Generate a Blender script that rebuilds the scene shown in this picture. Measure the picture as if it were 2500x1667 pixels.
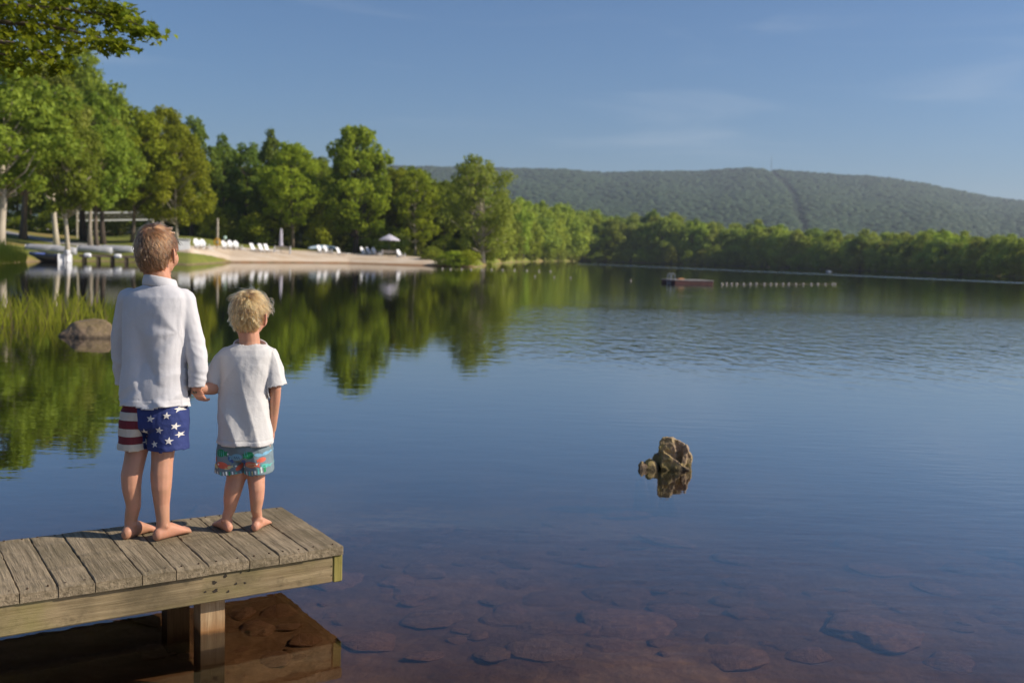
import bpy, bmesh, math, random
import numpy as np
from mathutils import Vector, Matrix, noise
from mathutils.bvhtree import BVHTree

for o in list(bpy.data.objects):
    bpy.data.objects.remove(o)
SC = bpy.context.scene
COL = SC.collection
R_ = math.radians

# ------------------------------------------------------------------ camera
CAM_H = 1.48
PITCH = math.atan((833.5 - 623.0) / 2430.6)
ROLL = math.atan(0.029)
cF = np.array([0, math.cos(PITCH), -math.sin(PITCH)])
_U0 = np.array([0, math.sin(PITCH), math.cos(PITCH)])
_R0 = np.array([1.0, 0, 0])
cR = math.cos(ROLL) * _R0 + math.sin(ROLL) * _U0
cU = -math.sin(ROLL) * _R0 + math.cos(ROLL) * _U0
cC = np.array([0, 0, CAM_H])
cam_d = bpy.data.cameras.new('camera')
cam_d.sensor_width = 36.0
cam_d.lens = 35.0
cam_d.clip_start = 0.05
cam_d.clip_end = 30000
cam_d.dof.use_dof = True
cam_d.dof.focus_distance = 4.15
cam_d.dof.aperture_fstop = 3.0
cam = bpy.data.objects.new('camera', cam_d)
COL.objects.link(cam)
cam.matrix_world = Matrix(((cR[0], cU[0], -cF[0], 0), (cR[1], cU[1], -cF[1], 0),
                           (cR[2], cU[2], -cF[2], CAM_H), (0, 0, 0, 1)))
SC.camera = cam

# ------------------------------------------------------------------ sky, sun, exposure
SUN_AZ = R_(92)      # clockwise from the view direction (+Y)
SUN_EL = R_(34)
W_ = bpy.data.worlds.new('World')
SC.world = W_
W_.use_nodes = True
_nt = W_.node_tree
_bg = _nt.nodes['Background']
_sky = _nt.nodes.new('ShaderNodeTexSky')
_sky.sky_type = 'NISHITA'
_sky.sun_disc = False
_sky.sun_elevation = SUN_EL
_sky.sun_rotation = SUN_AZ
_sky.altitude = 1000
_sky.air_density = 1.3
_sky.dust_density = 1.8
_sky.ozone_density = 10.0
_tc = _nt.nodes.new('ShaderNodeTexCoord'); _mp = _nt.nodes.new('ShaderNodeMapping')
_mp.inputs['Scale'].default_value = (2.2, 1.0, 16.0); _mp.inputs['Rotation'].default_value = (0.10, R_(-9), R_(20))
_cn = _nt.nodes.new('ShaderNodeTexNoise'); _cn.inputs['Scale'].default_value = 1.6; _cn.inputs['Detail'].default_value = 5; _cn.inputs['Distortion'].default_value = .6
_cr = _nt.nodes.new('ShaderNodeMapRange'); _cr.interpolation_type = 'SMOOTHSTEP'
for _i, _x in ((1, .50), (2, .78), (3, 0.0), (4, .16)): _cr.inputs[_i].default_value = _x
_cm = _nt.nodes.new('ShaderNodeMix'); _cm.data_type = 'RGBA'; _cm.inputs[7].default_value = (7.5, 8.0, 8.6, 1)
_nt.links.new(_tc.outputs['Generated'], _mp.inputs[0]); _nt.links.new(_mp.outputs[0], _cn.inputs[0]); _nt.links.new(_cn.outputs[0], _cr.inputs[0])
_nt.links.new(_cr.outputs[0], _cm.inputs[0]); _nt.links.new(_sky.outputs[0], _cm.inputs[6]); _nt.links.new(_cm.outputs[2], _bg.inputs[0])   # thin cirrus
_bg.inputs[1].default_value = 0.070
sun_d = bpy.data.lights.new('sun', 'SUN')
sun_d.energy = 4.2
sun_d.angle = R_(0.5)
sun_d.color = (1.0, 0.90, 0.76)
sun = bpy.data.objects.new('sun', sun_d)
COL.objects.link(sun)
_s = Vector((math.sin(SUN_AZ) * math.cos(SUN_EL), math.cos(SUN_AZ) * math.cos(SUN_EL), math.sin(SUN_EL)))
sun.rotation_euler = (-_s).to_track_quat('-Z', 'Y').to_euler()
sun.location = (20, -10, 30)
SC.view_settings.view_transform = 'Standard'
SC.view_settings.look = 'None'
SC.view_settings.exposure = 0.46
SC.view_settings.gamma = 1.0
SC.view_settings.use_curve_mapping = False
SC.render.engine = 'CYCLES'
SC.cycles.use_denoising = True
SC.cycles.max_bounces = 10
SC.cycles.transparent_max_bounces = 24
SC.cycles.volume_bounces = 0
SC.cycles.sample_clamp_indirect = 6.0

# ------------------------------------------------------------------ measuring helpers
def ray(px, py):
    return cF * 2430.6 + cR * (px - 1250) - cU * (py - 833.5)
def G(px, py, z=0.0):
    d = ray(px, py)
    return cC + d * ((z - cC[2]) / d[2])
def W(px, py, Y):
    d = ray(px, py)
    return cC + d * (Y / d[1])
def hor(px):
    return 623 + 0.029 * (px - 1250)
def az_of(px):
    d = ray(px, hor(px))
    return math.atan2(d[0], d[1])

# ------------------------------------------------------------------ object helpers
def tag(o, label=None, cat=None, group=None, kind=None):
    if label: o['label'] = label
    if cat: o['category'] = cat
    if group: o['group'] = group
    if kind: o['kind'] = kind
    return o
def thing(name, loc=(0, 0, 0), rz=0.0, label=None, cat=None, group=None):
    o = bpy.data.objects.new(name, None)
    o.empty_display_size = 0.1
    COL.objects.link(o)
    o.location = loc
    o.rotation_euler = (0, 0, rz)
    return tag(o, label, cat, group)
def mesh_data(name, V, F, smooth=False):
    me = bpy.data.meshes.new(name)
    if isinstance(V, np.ndarray):
        V = V.tolist()
    if isinstance(F, np.ndarray):
        F = F.tolist()
    me.from_pydata(V, [], F)
    if smooth:
        me.polygons.foreach_set('use_smooth', [True] * len(me.polygons))
    me.update()
    return me
def obj(name, me, mat=None, parent=None):
    o = bpy.data.objects.new(name, me)
    COL.objects.link(o)
    if parent is not None:
        o.parent = parent
    if mat is not None and len(me.materials) == 0:
        me.materials.append(mat)
    return o
def mk(name, VF, mat, parent=None, smooth=False, origin=None):
    V, F = VF
    if origin is not None:
        V = np.asarray(V, float) - np.asarray(origin, float)
    return obj(name, mesh_data(name, V, F, smooth), mat, parent)
def join(*VFs):
    Vs, Fs, n = [], [], 0
    for V, F in VFs:
        V = np.asarray(V, float).reshape(-1, 3)
        Vs.append(V)
        Fs += [[i + n for i in f] for f in F]
        n += len(V)
    return np.vstack(Vs), Fs
def xf(VF, loc=(0, 0, 0), rz=0, rx=0, ry=0, sc=1.0):
    m = np.array((Matrix.Rotation(rz, 3, 'Z') @ Matrix.Rotation(ry, 3, 'Y') @ Matrix.Rotation(rx, 3, 'X')))
    return (np.asarray(VF[0], float) * sc) @ m.T + np.asarray(loc, float), VF[1]
def box(cx, cy, cz, sx, sy, sz, bev=0.0):
    x, y, z = sx / 2, sy / 2, sz / 2
    b = min(bev, x * .9, y * .9, z * .9)
    if b <= 0:
        V = [(-x, -y, -z), (x, -y, -z), (x, y, -z), (-x, y, -z), (-x, -y, z), (x, -y, z), (x, y, z), (-x, y, z)]
        F = [(0, 3, 2, 1), (4, 5, 6, 7), (0, 1, 5, 4), (1, 2, 6, 5), (2, 3, 7, 6), (3, 0, 4, 7)]
    else:
        V = []
        def loop(ix, iy, zz):
            s = len(V)
            V.extend([(-ix + b, -iy, zz), (ix - b, -iy, zz), (ix, -iy + b, zz), (ix, iy - b, zz),
                      (ix - b, iy, zz), (-ix + b, iy, zz), (-ix, iy - b, zz), (-ix, -iy + b, zz)])
            return s
        ls = [loop(x - b * .6, y - b * .6, -z), loop(x, y, -z + b), loop(x, y, z - b), loop(x - b * .6, y - b * .6, z)]
        F = []
        for a, c in zip(ls[:-1], ls[1:]):
            for k in range(8):
                F.append((a + k, a + (k + 1) % 8, c + (k + 1) % 8, c + k))
        F.append(tuple(ls[0] + k for k in range(7, -1, -1)))
        F.append(tuple(ls[3] + k for k in range(8)))
    return np.array(V) + np.array((cx, cy, cz)), F
def frame_of(d):
    d = d / (np.linalg.norm(d) + 1e-12)
    a = np.array([0, 0, 1.0]) if abs(d[2]) < .9 else np.array([1.0, 0, 0])
    s = np.cross(d, a); s /= np.linalg.norm(s)
    return s, np.cross(s, d)
def loft(rings, cap=True):
    n = len(rings[0]); V = np.vstack(rings); F = []
    for i in range(len(rings) - 1):
        for k in range(n):
            F.append([i * n + k, i * n + (k + 1) % n, (i + 1) * n + (k + 1) % n, (i + 1) * n + k])
    if cap:
        F.append([k for k in range(n - 1, -1, -1)])
        F.append([(len(rings) - 1) * n + k for k in range(n)])
    return V, F
def ring(c, A, B, n=16, p=2.0):
    t = np.linspace(0, 2 * math.pi, n, endpoint=False)
    ct, st = np.cos(t), np.sin(t)
    u = np.sign(ct) * np.abs(ct) ** (2 / p); v = np.sign(st) * np.abs(st) ** (2 / p)
    return np.asarray(c, float) + np.outer(u, A) + np.outer(v, B)
def tube(pts, rads, n=8, cap=True):
    pts = [np.asarray(p, float) for p in pts]
    rings = []
    s0 = None
    for i, p in enumerate(pts):
        d = pts[min(i + 1, len(pts) - 1)] - pts[max(i - 1, 0)]
        d /= np.linalg.norm(d) + 1e-12
        if s0 is None:
            s, u = frame_of(d)
        else:
            s = s0 - d * np.dot(s0, d); s /= np.linalg.norm(s) + 1e-12; u = np.cross(s, d)
        s0 = s
        r = rads if np.isscalar(rads) else rads[i]
        rings.append(ring(p, s * r, -u * r, n))
    return loft(rings, cap)
def lathe(prof, n=16, c=(0, 0, 0)):
    rings = [ring((c[0], c[1], c[2] + z), np.array([max(r, 1e-4), 0, 0]), np.array([0, max(r, 1e-4), 0]), n) for r, z in prof]
    return loft(rings)
def copy_tree(o, parent=None):
    c = o.copy(); COL.objects.link(c)
    if parent is not None: c.parent = parent
    for ch in list(o.children): copy_tree(ch, c)
    return c
def set_attr_col(me, name, cols):
    a = me.attributes.new(name, 'FLOAT_COLOR', 'POINT')
    a.data.foreach_set('color', np.asarray(cols, dtype=np.float32).ravel())

# ------------------------------------------------------------------ material helpers
def newmat(name):
    m = bpy.data.materials.new(name); m.use_nodes = True
    nt = m.node_tree
    return m, nt, nt.nodes, nt.links, nt.nodes['Principled BSDF']
def node(nt, typ, **kw):
    n = nt.nodes.new(typ)
    for k, v in kw.items(): setattr(n, k, v)
    return n
def math_n(nt, op, a, b=None, c=None):
    n = node(nt, 'ShaderNodeMath', operation=op)
    for i, x in enumerate((a, b, c)):
        if x is None: continue
        if hasattr(x, 'is_linked'): nt.links.new(x, n.inputs[i])
        else: n.inputs[i].default_value = x
    return n.outputs[0]
def mixc(nt, fac, a, b):
    n = node(nt, 'ShaderNodeMix', data_type='RGBA')
    for s, x in ((n.inputs[0], fac), (n.inputs[6], a), (n.inputs[7], b)):
        if hasattr(x, 'is_linked'): nt.links.new(x, s)
        elif isinstance(x, (int, float)): s.default_value = x
        else: s.default_value = (*x, 1) if len(x) == 3 else x
    return n.outputs[2]
def ramp(nt, fac, stops, interp='LINEAR'):
    n = node(nt, 'ShaderNodeValToRGB'); cr = n.color_ramp; cr.interpolation = interp
    while len(cr.elements) < len(stops): cr.elements.new(0.5)
    for e, (p, c) in zip(cr.elements, stops):
        e.position = p
        e.color = (c, c, c, 1) if isinstance(c, (int, float)) else (*c, 1)
    nt.links.new(fac, n.inputs[0])
    return n.outputs[0]
def coord(nt, kind='Object', scale=(1, 1, 1), rot=(0, 0, 0), jitter=False):
    if kind == 'Position': src = node(nt, 'ShaderNodeNewGeometry').outputs['Position']
    else: src = node(nt, 'ShaderNodeTexCoord').outputs[kind]
    mp = node(nt, 'ShaderNodeMapping')
    mp.inputs['Scale'].default_value = scale
    mp.inputs['Rotation'].default_value = rot
    nt.links.new(src, mp.inputs['Vector'])
    if jitter:
        oi = node(nt, 'ShaderNodeObjectInfo')
        m = math_n(nt, 'MULTIPLY', oi.outputs['Random'], 37.0)
        nt.links.new(m, mp.inputs['Location'])
    return mp.outputs[0]
def noise_n(nt, vec, scale, detail=4, rough=.55, dist=0.0):
    n = node(nt, 'ShaderNodeTexNoise')
    n.inputs['Scale'].default_value = scale; n.inputs['Detail'].default_value = detail
    n.inputs['Roughness'].default_value = rough; n.inputs['Distortion'].default_value = dist
    nt.links.new(vec, n.inputs['Vector'])
    return n.outputs['Fac']
def bump_n(nt, h, strength=.5, dist=.01):
    b = node(nt, 'ShaderNodeBump')
    b.inputs['Strength'].default_value = strength; b.inputs['Distance'].default_value = dist
    nt.links.new(h, b.inputs['Height'])
    return b.outputs[0]
def simple(name, col, rough=.6, var=.25, scale=6, bump=.3, bscale=40, bdist=.004, metal=0.0, spec=.4, jitter=True, kind='Object'):
    m, nt, N, L, P = newmat(name)
    v = coord(nt, kind, jitter=jitter)
    f = noise_n(nt, v, scale, 5)
    c = np.array(col)
    o = mixc(nt, ramp(nt, f, [(.3, 0.0), (.7, 1.0)]), tuple(c * (1 - var)), tuple(np.minimum(c * (1 + var), .95)))
    L.new(o, P.inputs['Base Color'])
    P.inputs['Roughness'].default_value = rough; P.inputs['Metallic'].default_value = metal
    P.inputs['Specular IOR Level'].default_value = spec
    if bump: L.new(bump_n(nt, noise_n(nt, v, bscale, 4), bump, bdist), P.inputs['Normal'])
    return m
# ------------------------------------------------------------------ terrain
_SH = np.array([(-180, 5), (-120, 5), (-90, 6), (-70, 8), (-55, 10), (-45, 12.5), (-38, 18), (-32, 40), (-28.5, 62), (-26.5, 76),
                (-25, 84), (-22, 90), (-19.5, 84), (-18, 82), (-17, 90), (-15.9, 99), (-12, 110), (-9.4, 116), (-4.2, 113.5),
                (-2.6, 111), (-2.0, 116), (-1.2, 150), (0.1, 216), (3.6, 345), (12.8, 342), (20, 290), (26.5, 228), (35, 170),
                (50, 110), (70, 60), (90, 35), (110, 18), (130, 9), (150, 6), (180, 5)], float)
_PL = np.array([(-180, .8), (-45, .7), (-30, .7), (-24, .8), (-20, 1.2), (-17, 1.55), (-13, 1.5), (-9, 1.15), (-4, .85), (-2, .7), (0, 1.2), (90, 1), (180, .8)], float)
_SL = np.array([(-180, .03), (-20, .035), (-15, .02), (-5, .012), (0, .02), (180, .02)], float)
def shore_r(azd):
    w_ = 1 - np.clip((np.asarray(azd, float) + 70) / 20, 0, 1) * np.clip((-2.5 - np.asarray(azd, float)) / 2, 0, 1)
    return np.interp(azd, _SH[:, 0], _SH[:, 1]) + w_ * (.6 * np.sin(azd * 9.1) + .35 * np.sin(azd * 23.7))
def hgt(x, y):
    x = np.asarray(x, float); y = np.asarray(y, float)
    r = np.hypot(x, y); azd = np.degrees(np.arctan2(x, y))
    s = r - shore_r(azd)
    P = np.interp(azd, _PL[:, 0], _PL[:, 1]); sl = np.interp(azd, _SL[:, 0], _SL[:, 1])
    sp = np.maximum(s, 0)
    land = P * (1 - np.exp(-sp * .13 / P)) + sl * np.clip(sp - 8, 0, 90)
    land = land + .05 * np.sin(x * .31 + 1) * np.sin(y * .27) * np.clip(sp / 10, 0, 1)
    dd = np.minimum(.25 + .030 * np.maximum(r - 3.5, 0), 3.5)
    sn = np.maximum(-s, 0)
    water = -np.minimum(dd, .15 * sn) + .03 * np.sin(x * 2.3) * np.sin(y * 1.9 + 1) * np.clip(sn, 0, 1)
    return np.where(s > 0, land, water)
def place(px, d):
    a = az_of(px)
    x, y = d * math.sin(a), d * math.cos(a)
    return np.array([x, y, float(hgt(x, y))])
def zat(px, py, d):                       # height of a picture row at a distance
    a = az_of(px)
    return float(W(px, py, d * math.cos(a))[2])

# materials of the setting
def ground_material():
    m, nt, N, L, P = newmat('ground_grass_and_lakebed')
    v = coord(nt, 'Position')
    n1 = noise_n(nt, v, .12, 5); n2 = noise_n(nt, v, 1.3, 5); n3 = noise_n(nt, v, 9, 4)
    grass = mixc(nt, ramp(nt, n2, [(.3, 0.), (.7, 1.)]), (.11, .15, .025), (.24, .23, .045))
    grass = mixc(nt, ramp(nt, n1, [(.52, 0.), (.62, .8)]), grass, (.30, .21, .08))
    bed = mixc(nt, ramp(nt, n2, [(.3, 0.), (.7, 1.)]), (.15, .10, .064), (.37, .265, .18))
    bed = mixc(nt, ramp(nt, n3, [(.35, 0.), (.75, .6)]), bed, (.12, .06, .03))
    sx = node(nt, 'ShaderNodeSeparateXYZ'); L.new(v, sx.inputs[0])
    k = ramp(nt, math_n(nt, 'ADD', sx.outputs[2], math_n(nt, 'MULTIPLY', n2, .12)), [(.06, 0.), (.2, 1.)])
    L.new(mixc(nt, k, bed, grass), P.inputs['Base Color'])
    P.inputs['Roughness'].default_value = .9; P.inputs['Specular IOR Level'].default_value = .15
    L.new(bump_n(nt, noise_n(nt, v, 6, 6), .6, .06), P.inputs['Normal'])
    return m
def sand_material():
    m, nt, N, L, P = newmat('beach_sand')
    v = coord(nt, 'Position')
    n1 = noise_n(nt, v, .35, 4); n2 = noise_n(nt, v, 4, 5)
    c = mixc(nt, ramp(nt, n1, [(.35, 0.), (.65, 1.)]), (.52, .40, .28), (.62, .52, .41))
    c = mixc(nt, ramp(nt, n2, [(.55, 0.), (.8, .45)]), c, (.40, .27, .16))
    sx = node(nt, 'ShaderNodeSeparateXYZ'); L.new(v, sx.inputs[0])
    L.new(mixc(nt, ramp(nt, sx.outputs[2], [(.05, 0.), (.22, 1.)]), (.26, .14, .065), c), P.inputs['Base Color'])
    P.inputs['Roughness'].default_value = .95; P.inputs['Specular IOR Level'].default_value = .1
    L.new(bump_n(nt, n2, .5, .05), P.inputs['Normal'])
    return m
M_GROUND = ground_material(); M_SAND = sand_material()
M_PATH = simple('grey_path', (.36, .34, .32), .9, .2, .8, .3, 8, .02, kind='Position')

def polar_grid(azs, rs, zfun, lift=0.0):
    A, Rr = np.meshgrid(np.radians(azs), rs, indexing='ij')
    X = Rr * np.sin(A); Y = Rr * np.cos(A)
    Z = zfun(X, Y) + lift
    V = np.stack([X, Y, Z], -1).reshape(-1, 3)
    na, nr = len(azs), len(rs)
    i = np.arange(na - 1)[:, None] * nr + np.arange(nr - 1)[None, :]
    F = np.stack([i, i + nr, i + nr + 1, i + 1], -1).reshape(-1, 4)[:, ::-1]
    return V, F
azs = np.concatenate([np.arange(-180, -40, 2.0), np.arange(-40, 40, .22), np.arange(40, 181, 2.0)])
azs[-1] = 180
rs = np.concatenate([[0.0], .6 * 1.03 ** np.arange(0, 298)])
tag(mk('ground', polar_grid(azs, rs, hgt), M_GROUND, smooth=True), kind='structure')

# beach: a strip laid over the ground between the water and the chairs
def strip_polar(azs, s0f, s1f, n, lift):
    edge = np.clip(np.minimum(np.linspace(0, 1, n) * 4, np.linspace(1, 0, n) * 12), 0, 1)
    rows = []
    for a in azs:
        t = np.linspace(0, 1, n)
        r = shore_r(a) + s0f(a) + (s1f(a) - s0f(a)) * t
        rows.append(np.stack([r * math.sin(R_(a)), r * math.cos(R_(a))], -1))
    XY = np.array(rows)
    Z = hgt(XY[..., 0], XY[..., 1]) - .08 + lift * edge
    V = np.concatenate([XY, Z[..., None]], -1).reshape(-1, 3)
    i = np.arange(len(azs) - 1)[:, None] * n + np.arange(n - 1)[None, :]
    return V, np.stack([i, i + n, i + n + 1, i + 1], -1).reshape(-1, 4)[:, ::-1]
_b0 = lambda a: np.interp(a, [-20.2, -18.5, -17.2, -16.4, -15.8, -3.4], [10, 9, 6, 3, -1.2, -1.2])
_b1 = lambda a: np.interp(a, [-20.2, -19, -17, -12, -9, -5, -3.6, -3.2], [10.2, 17, 19, 17, 16, 13, 9, 1]) + .5 * math.sin(a * 3)
tag(mk('beach', strip_polar(np.arange(-20.2, -3.2, .12), _b0, _b1, 40, .20), M_SAND, smooth=True), kind='structure')

def drape(pts, width, lift, n=60):
    pts = np.array([p[:2] for p in pts])
    seg = np.concatenate([[0], np.cumsum(np.linalg.norm(np.diff(pts, axis=0), axis=1))])
    u = np.linspace(0, seg[-1], n)
    c = np.stack([np.interp(u, seg, pts[:, 0]), np.interp(u, seg, pts[:, 1])], -1)
    d = np.gradient(c, axis=0); d /= np.linalg.norm(d, axis=1)[:, None]
    nn = np.stack([-d[:, 1], d[:, 0]], -1)
    V = []
    for k in np.linspace(-.5, .5, 5):
        p = c + nn * width * k
        V.append(np.concatenate([p, (hgt(p[:, 0], p[:, 1]) + lift)[:, None]], 1))
    V = np.stack(V, 1).reshape(-1, 3)
    i = np.arange(n - 1)[:, None] * 5 + np.arange(4)[None, :]
    return V, np.stack([i, i + 1, i + 6, i + 5], -1).reshape(-1, 4)
tag(mk('path', drape([place(-160, 150), place(20, 128), place(150, 112), place(300, 99), place(335, 97)], 3.2, .03), M_PATH, smooth=True), kind='structure')
tag(mk('road', drape([place(-250, 165), place(60, 166), place(200, 162), place(330, 158), place(420, 160)], 5, .03), M_PATH, smooth=True), kind='structure')

# lake water: a closed body, clear brown inside, Fresnel mirror on top
def water_material():
    m = bpy.data.materials.new('lake_water'); m.use_nodes = True
    nt = m.node_tree; L = nt.links; nt.nodes.clear()
    out = node(nt, 'ShaderNodeOutputMaterial')
    pos = node(nt, 'ShaderNodeNewGeometry').outputs['Position']
    sx = node(nt, 'ShaderNodeSeparateXYZ'); L.new(pos, sx.inputs[0])
    X, Y = sx.outputs[0], sx.outputs[1]
    big = noise_n(nt, pos, .09, 3); big2 = noise_n(nt, pos, .35, 3)
    # breeze patch: 11..34 m out, right of the view axis
    wob = math_n(nt, 'MULTIPLY', math_n(nt, 'SUBTRACT', big, .5), 9.0)
    yy = math_n(nt, 'ADD', Y, wob)
    near = node(nt, 'ShaderNodeMapRange'); near.interpolation_type = 'SMOOTHSTEP'
    for i, v_ in ((1, 11.0), (2, 17.0)): near.inputs[i].default_value = v_
    L.new(yy, near.inputs[0])
    far = node(nt, 'ShaderNodeMapRange'); far.interpolation_type = 'SMOOTHSTEP'
    for i, v_ in ((1, 27.0), (2, 33.0), (3, 1.0), (4, 0.0)): far.inputs[i].default_value = v_
    L.new(yy, far.inputs[0])
    side = node(nt, 'ShaderNodeMapRange'); side.interpolation_type = 'SMOOTHSTEP'
    for i, v_ in ((1, -1.8), (2, 2.5)): side.inputs[i].default_value = v_
    L.new(math_n(nt, 'ADD', X, math_n(nt, 'MULTIPLY', wob, .3)), side.inputs[0])
    patch = math_n(nt, 'MULTIPLY', math_n(nt, 'MULTIPLY', near.outputs[0], far.outputs[0]), side.outputs[0])
    # wind line far out, from (25,193) to (58,114)
    dx, dy = 58.1 - 25.2, 113.8 - 193.5; ln = math.hypot(dx, dy)
    dist = math_n(nt, 'ADD', math_n(nt, 'MULTIPLY', math_n(nt, 'SUBTRACT', X, 25.2), dy / ln),
                  math_n(nt, 'MULTIPLY', math_n(nt, 'SUBTRACT', Y, 193.5), -dx / ln))
    line = ramp(nt, math_n(nt, 'ADD', math_n(nt, 'ABSOLUTE', dist), math_n(nt, 'MULTIPLY', big2, 2.0)), [(.0, 1.), (1., 0.)])
    ln_ = node(nt, 'ShaderNodeMapRange'); ln_.interpolation_type = 'SMOOTHSTEP'
    for i, v_ in ((1, 2.2), (2, 5.5), (3, 1.0), (4, 0.0)): ln_.inputs[i].default_value = v_
    L.new(math_n(nt, 'ADD', math_n(nt, 'ABSOLUTE', dist), math_n(nt, 'MULTIPLY', big2, 3.0)), ln_.inputs[0])
    line = math_n(nt, 'MULTIPLY', ln_.outputs[0], math_n(nt, 'GREATER_THAN', X, 14.0))
    # gentle long ripples in the open water at lower right
    rip = node(nt, 'ShaderNodeMapRange'); rip.interpolation_type = 'SMOOTHSTEP'
    for i, v_ in ((1, -1.2), (2, 3.0)): rip.inputs[i].default_value = v_
    L.new(math_n(nt, 'ADD', X, math_n(nt, 'MULTIPLY', wob, .35)), rip.inputs[0])
    v1 = coord(nt, 'Position', (1, 2.2, 1)); v2 = coord(nt, 'Position', (3.0, 11.0, 1), (0, 0, R_(14)))
    calm = math_n(nt, 'MULTIPLY', noise_n(nt, v1, 1.6, 3), .0016)
    fine = math_n(nt, 'MULTIPLY', noise_n(nt, v1, 7.0, 2), .00022)
    wav = math_n(nt, 'MULTIPLY', math_n(nt, 'MULTIPLY', noise_n(nt, v2, 1.0, 2), .0030), math_n(nt, 'MULTIPLY', rip.outputs[0], big2))
    v3 = coord(nt, 'Position', (1, .55, 1), (0, 0, R_(-10)))
    pat = math_n(nt, 'MULTIPLY', math_n(nt, 'MULTIPLY', noise_n(nt, v3, 3.4, 2), .030), patch)
    h = math_n(nt, 'ADD', math_n(nt, 'ADD', calm, fine), math_n(nt, 'ADD', wav, pat))
    bmp = bump_n(nt, h, 1.0, 1.0)
    dt = node(nt, 'ShaderNodeVectorMath', operation='DOT_PRODUCT')
    L.new(node(nt, 'ShaderNodeNewGeometry').outputs['Incoming'], dt.inputs[0]); L.new(bmp, dt.inputs[1])
    fz = math_n(nt, 'SUBTRACT', 1.0, math_n(nt, 'MINIMUM', math_n(nt, 'ABSOLUTE', dt.outputs['Value']), 1.0))
    fm = node(nt, 'ShaderNodeMapRange'); fm.interpolation_type = 'SMOOTHSTEP'
    for i_, v_ in ((1, .50), (2, .97), (3, .02), (4, 1.0)): fm.inputs[i_].default_value = v_
    L.new(fz, fm.inputs[0]); fr_out = fm.outputs[0]
    gl = node(nt, 'ShaderNodeBsdfGlossy'); L.new(bmp, gl.inputs['Normal'])
    rough = math_n(nt, 'ADD', .012, math_n(nt, 'ADD', math_n(nt, 'MULTIPLY', line, .20), math_n(nt, 'MULTIPLY', patch, .02)))
    L.new(rough, gl.inputs['Roughness'])
    tr = node(nt, 'ShaderNodeBsdfTransparent'); tr.inputs[0].default_value = (.97, .96, .94, 1)
    mx = node(nt, 'ShaderNodeMixShader')
    L.new(fr_out, mx.inputs[0]); L.new(tr.outputs[0], mx.inputs[1]); L.new(gl.outputs[0], mx.inputs[2])
    L.new(mx.outputs[0], out.inputs['Surface'])
    ab = node(nt, 'ShaderNodeVolumeAbsorption'); ab.inputs[0].default_value = (.66, .56, .44, 1); ab.inputs[1].default_value = 3.0
    L.new(ab.outputs[0], out.inputs['Volume'])
    return m
M_WATER = water_material()
tag(mk('water', box(0, 350, -4, 1500, 1300, 8), M_WATER), kind='structure')

# ------------------------------------------------------------------ far hill
_HL = [(-1500, 600), (0, 430), (500, 408), (890, 403), (1020, 406), (1212, 410), (1360, 412), (1456, 421), (1573, 417), (1700, 417), (1807, 409), (1913, 417),
       (2020, 425), (2126, 431), (2232, 446), (2339, 468), (2424, 484), (2500, 489), (2800, 520), (3400, 560), (4500, 600)]
HP = np.array(_HL, float)
def hill_point(px, t):                    # t: 0 foot .. 1 ridge .. 2 back
    a = math.atan((px - 1250) / 2430.6)
    d = (800 + 1400 * t) if t <= 1 else 2200 + 900 * (t - 1)
    top = 1.48 + (hor(px) - np.interp(px, HP[:, 0], HP[:, 1])) / 2430.6 * 2200
    top = max(top, 6.0)
    k = (t ** 1.15) if t <= 1 else max(0.0, 1 - (t - 1) ** 1.5)
    z = 2 + (top - 9) * k + 7 * noise.noise((px * .006, t * 5, 3.1)) * math.sin(math.pi * min(t, 1))
    return np.array([d * math.tan(a), d, z])
M_HILL = simple('hill_soil_and_brush', (.035, .055, .022), .95, .3, .02, .0, spec=.1, kind='Position')
def build_hill():
    pxs = np.arange(-1500, 4501, 25); ts = np.concatenate([np.linspace(0, 1, 32), np.linspace(1.06, 2, 10)])
    V = np.array([[hill_point(p, t) for t in ts] for p in pxs]).reshape(-1, 3)
    n = len(ts); i = np.arange(len(pxs) - 1)[:, None] * n + np.arange(n - 1)[None, :]
    F = np.stack([i, i + n, i + n + 1, i + 1], -1).reshape(-1, 4)[:, ::-1]
    tag(mk('hill', (V, F), M_HILL, smooth=True), kind='structure')
build_hill()
# ------------------------------------------------------------------ foliage
def foliage_material(name, trans=.5, sat=1.0):
    m = bpy.data.materials.new(name); m.use_nodes = True
    nt = m.node_tree; L = nt.links; P = nt.nodes['Principled BSDF']; out = nt.nodes['Material Output']
    at = node(nt, 'ShaderNodeAttribute', attribute_name='tint')
    oi = node(nt, 'ShaderNodeObjectInfo')
    hs = node(nt, 'ShaderNodeHueSaturation')
    L.new(at.outputs['Color'], hs.inputs['Color'])
    hs.inputs['Saturation'].default_value = sat
    L.new(math_n(nt, 'ADD', .485, math_n(nt, 'MULTIPLY', oi.outputs['Random'], .03)), hs.inputs['Hue'])
    L.new(math_n(nt, 'ADD', .8, math_n(nt, 'MULTIPLY', oi.outputs['Random'], .4)), hs.inputs['Value'])
    L.new(hs.outputs[0], P.inputs['Base Color'])
    P.inputs['Roughness'].default_value = .55; P.inputs['Specular IOR Level'].default_value = .08
    tr = node(nt, 'ShaderNodeBsdfTranslucent')
    L.new(mixc(nt, .5, hs.outputs[0], (.30, .34, .02)), tr.inputs[0])
    mx = node(nt, 'ShaderNodeMixShader'); mx.inputs[0].default_value = trans
    L.new(P.outputs[0], mx.inputs[1]); L.new(tr.outputs[0], mx.inputs[2]); L.new(mx.outputs[0], out.inputs['Surface'])
    return m
M_LEAF = foliage_material('tree_leaves')
M_FARLEAF = foliage_material('far_tree_leaves', .48, .95)
M_HILLLEAF = foliage_material('hill_forest_leaves', .0, .85)
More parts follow.
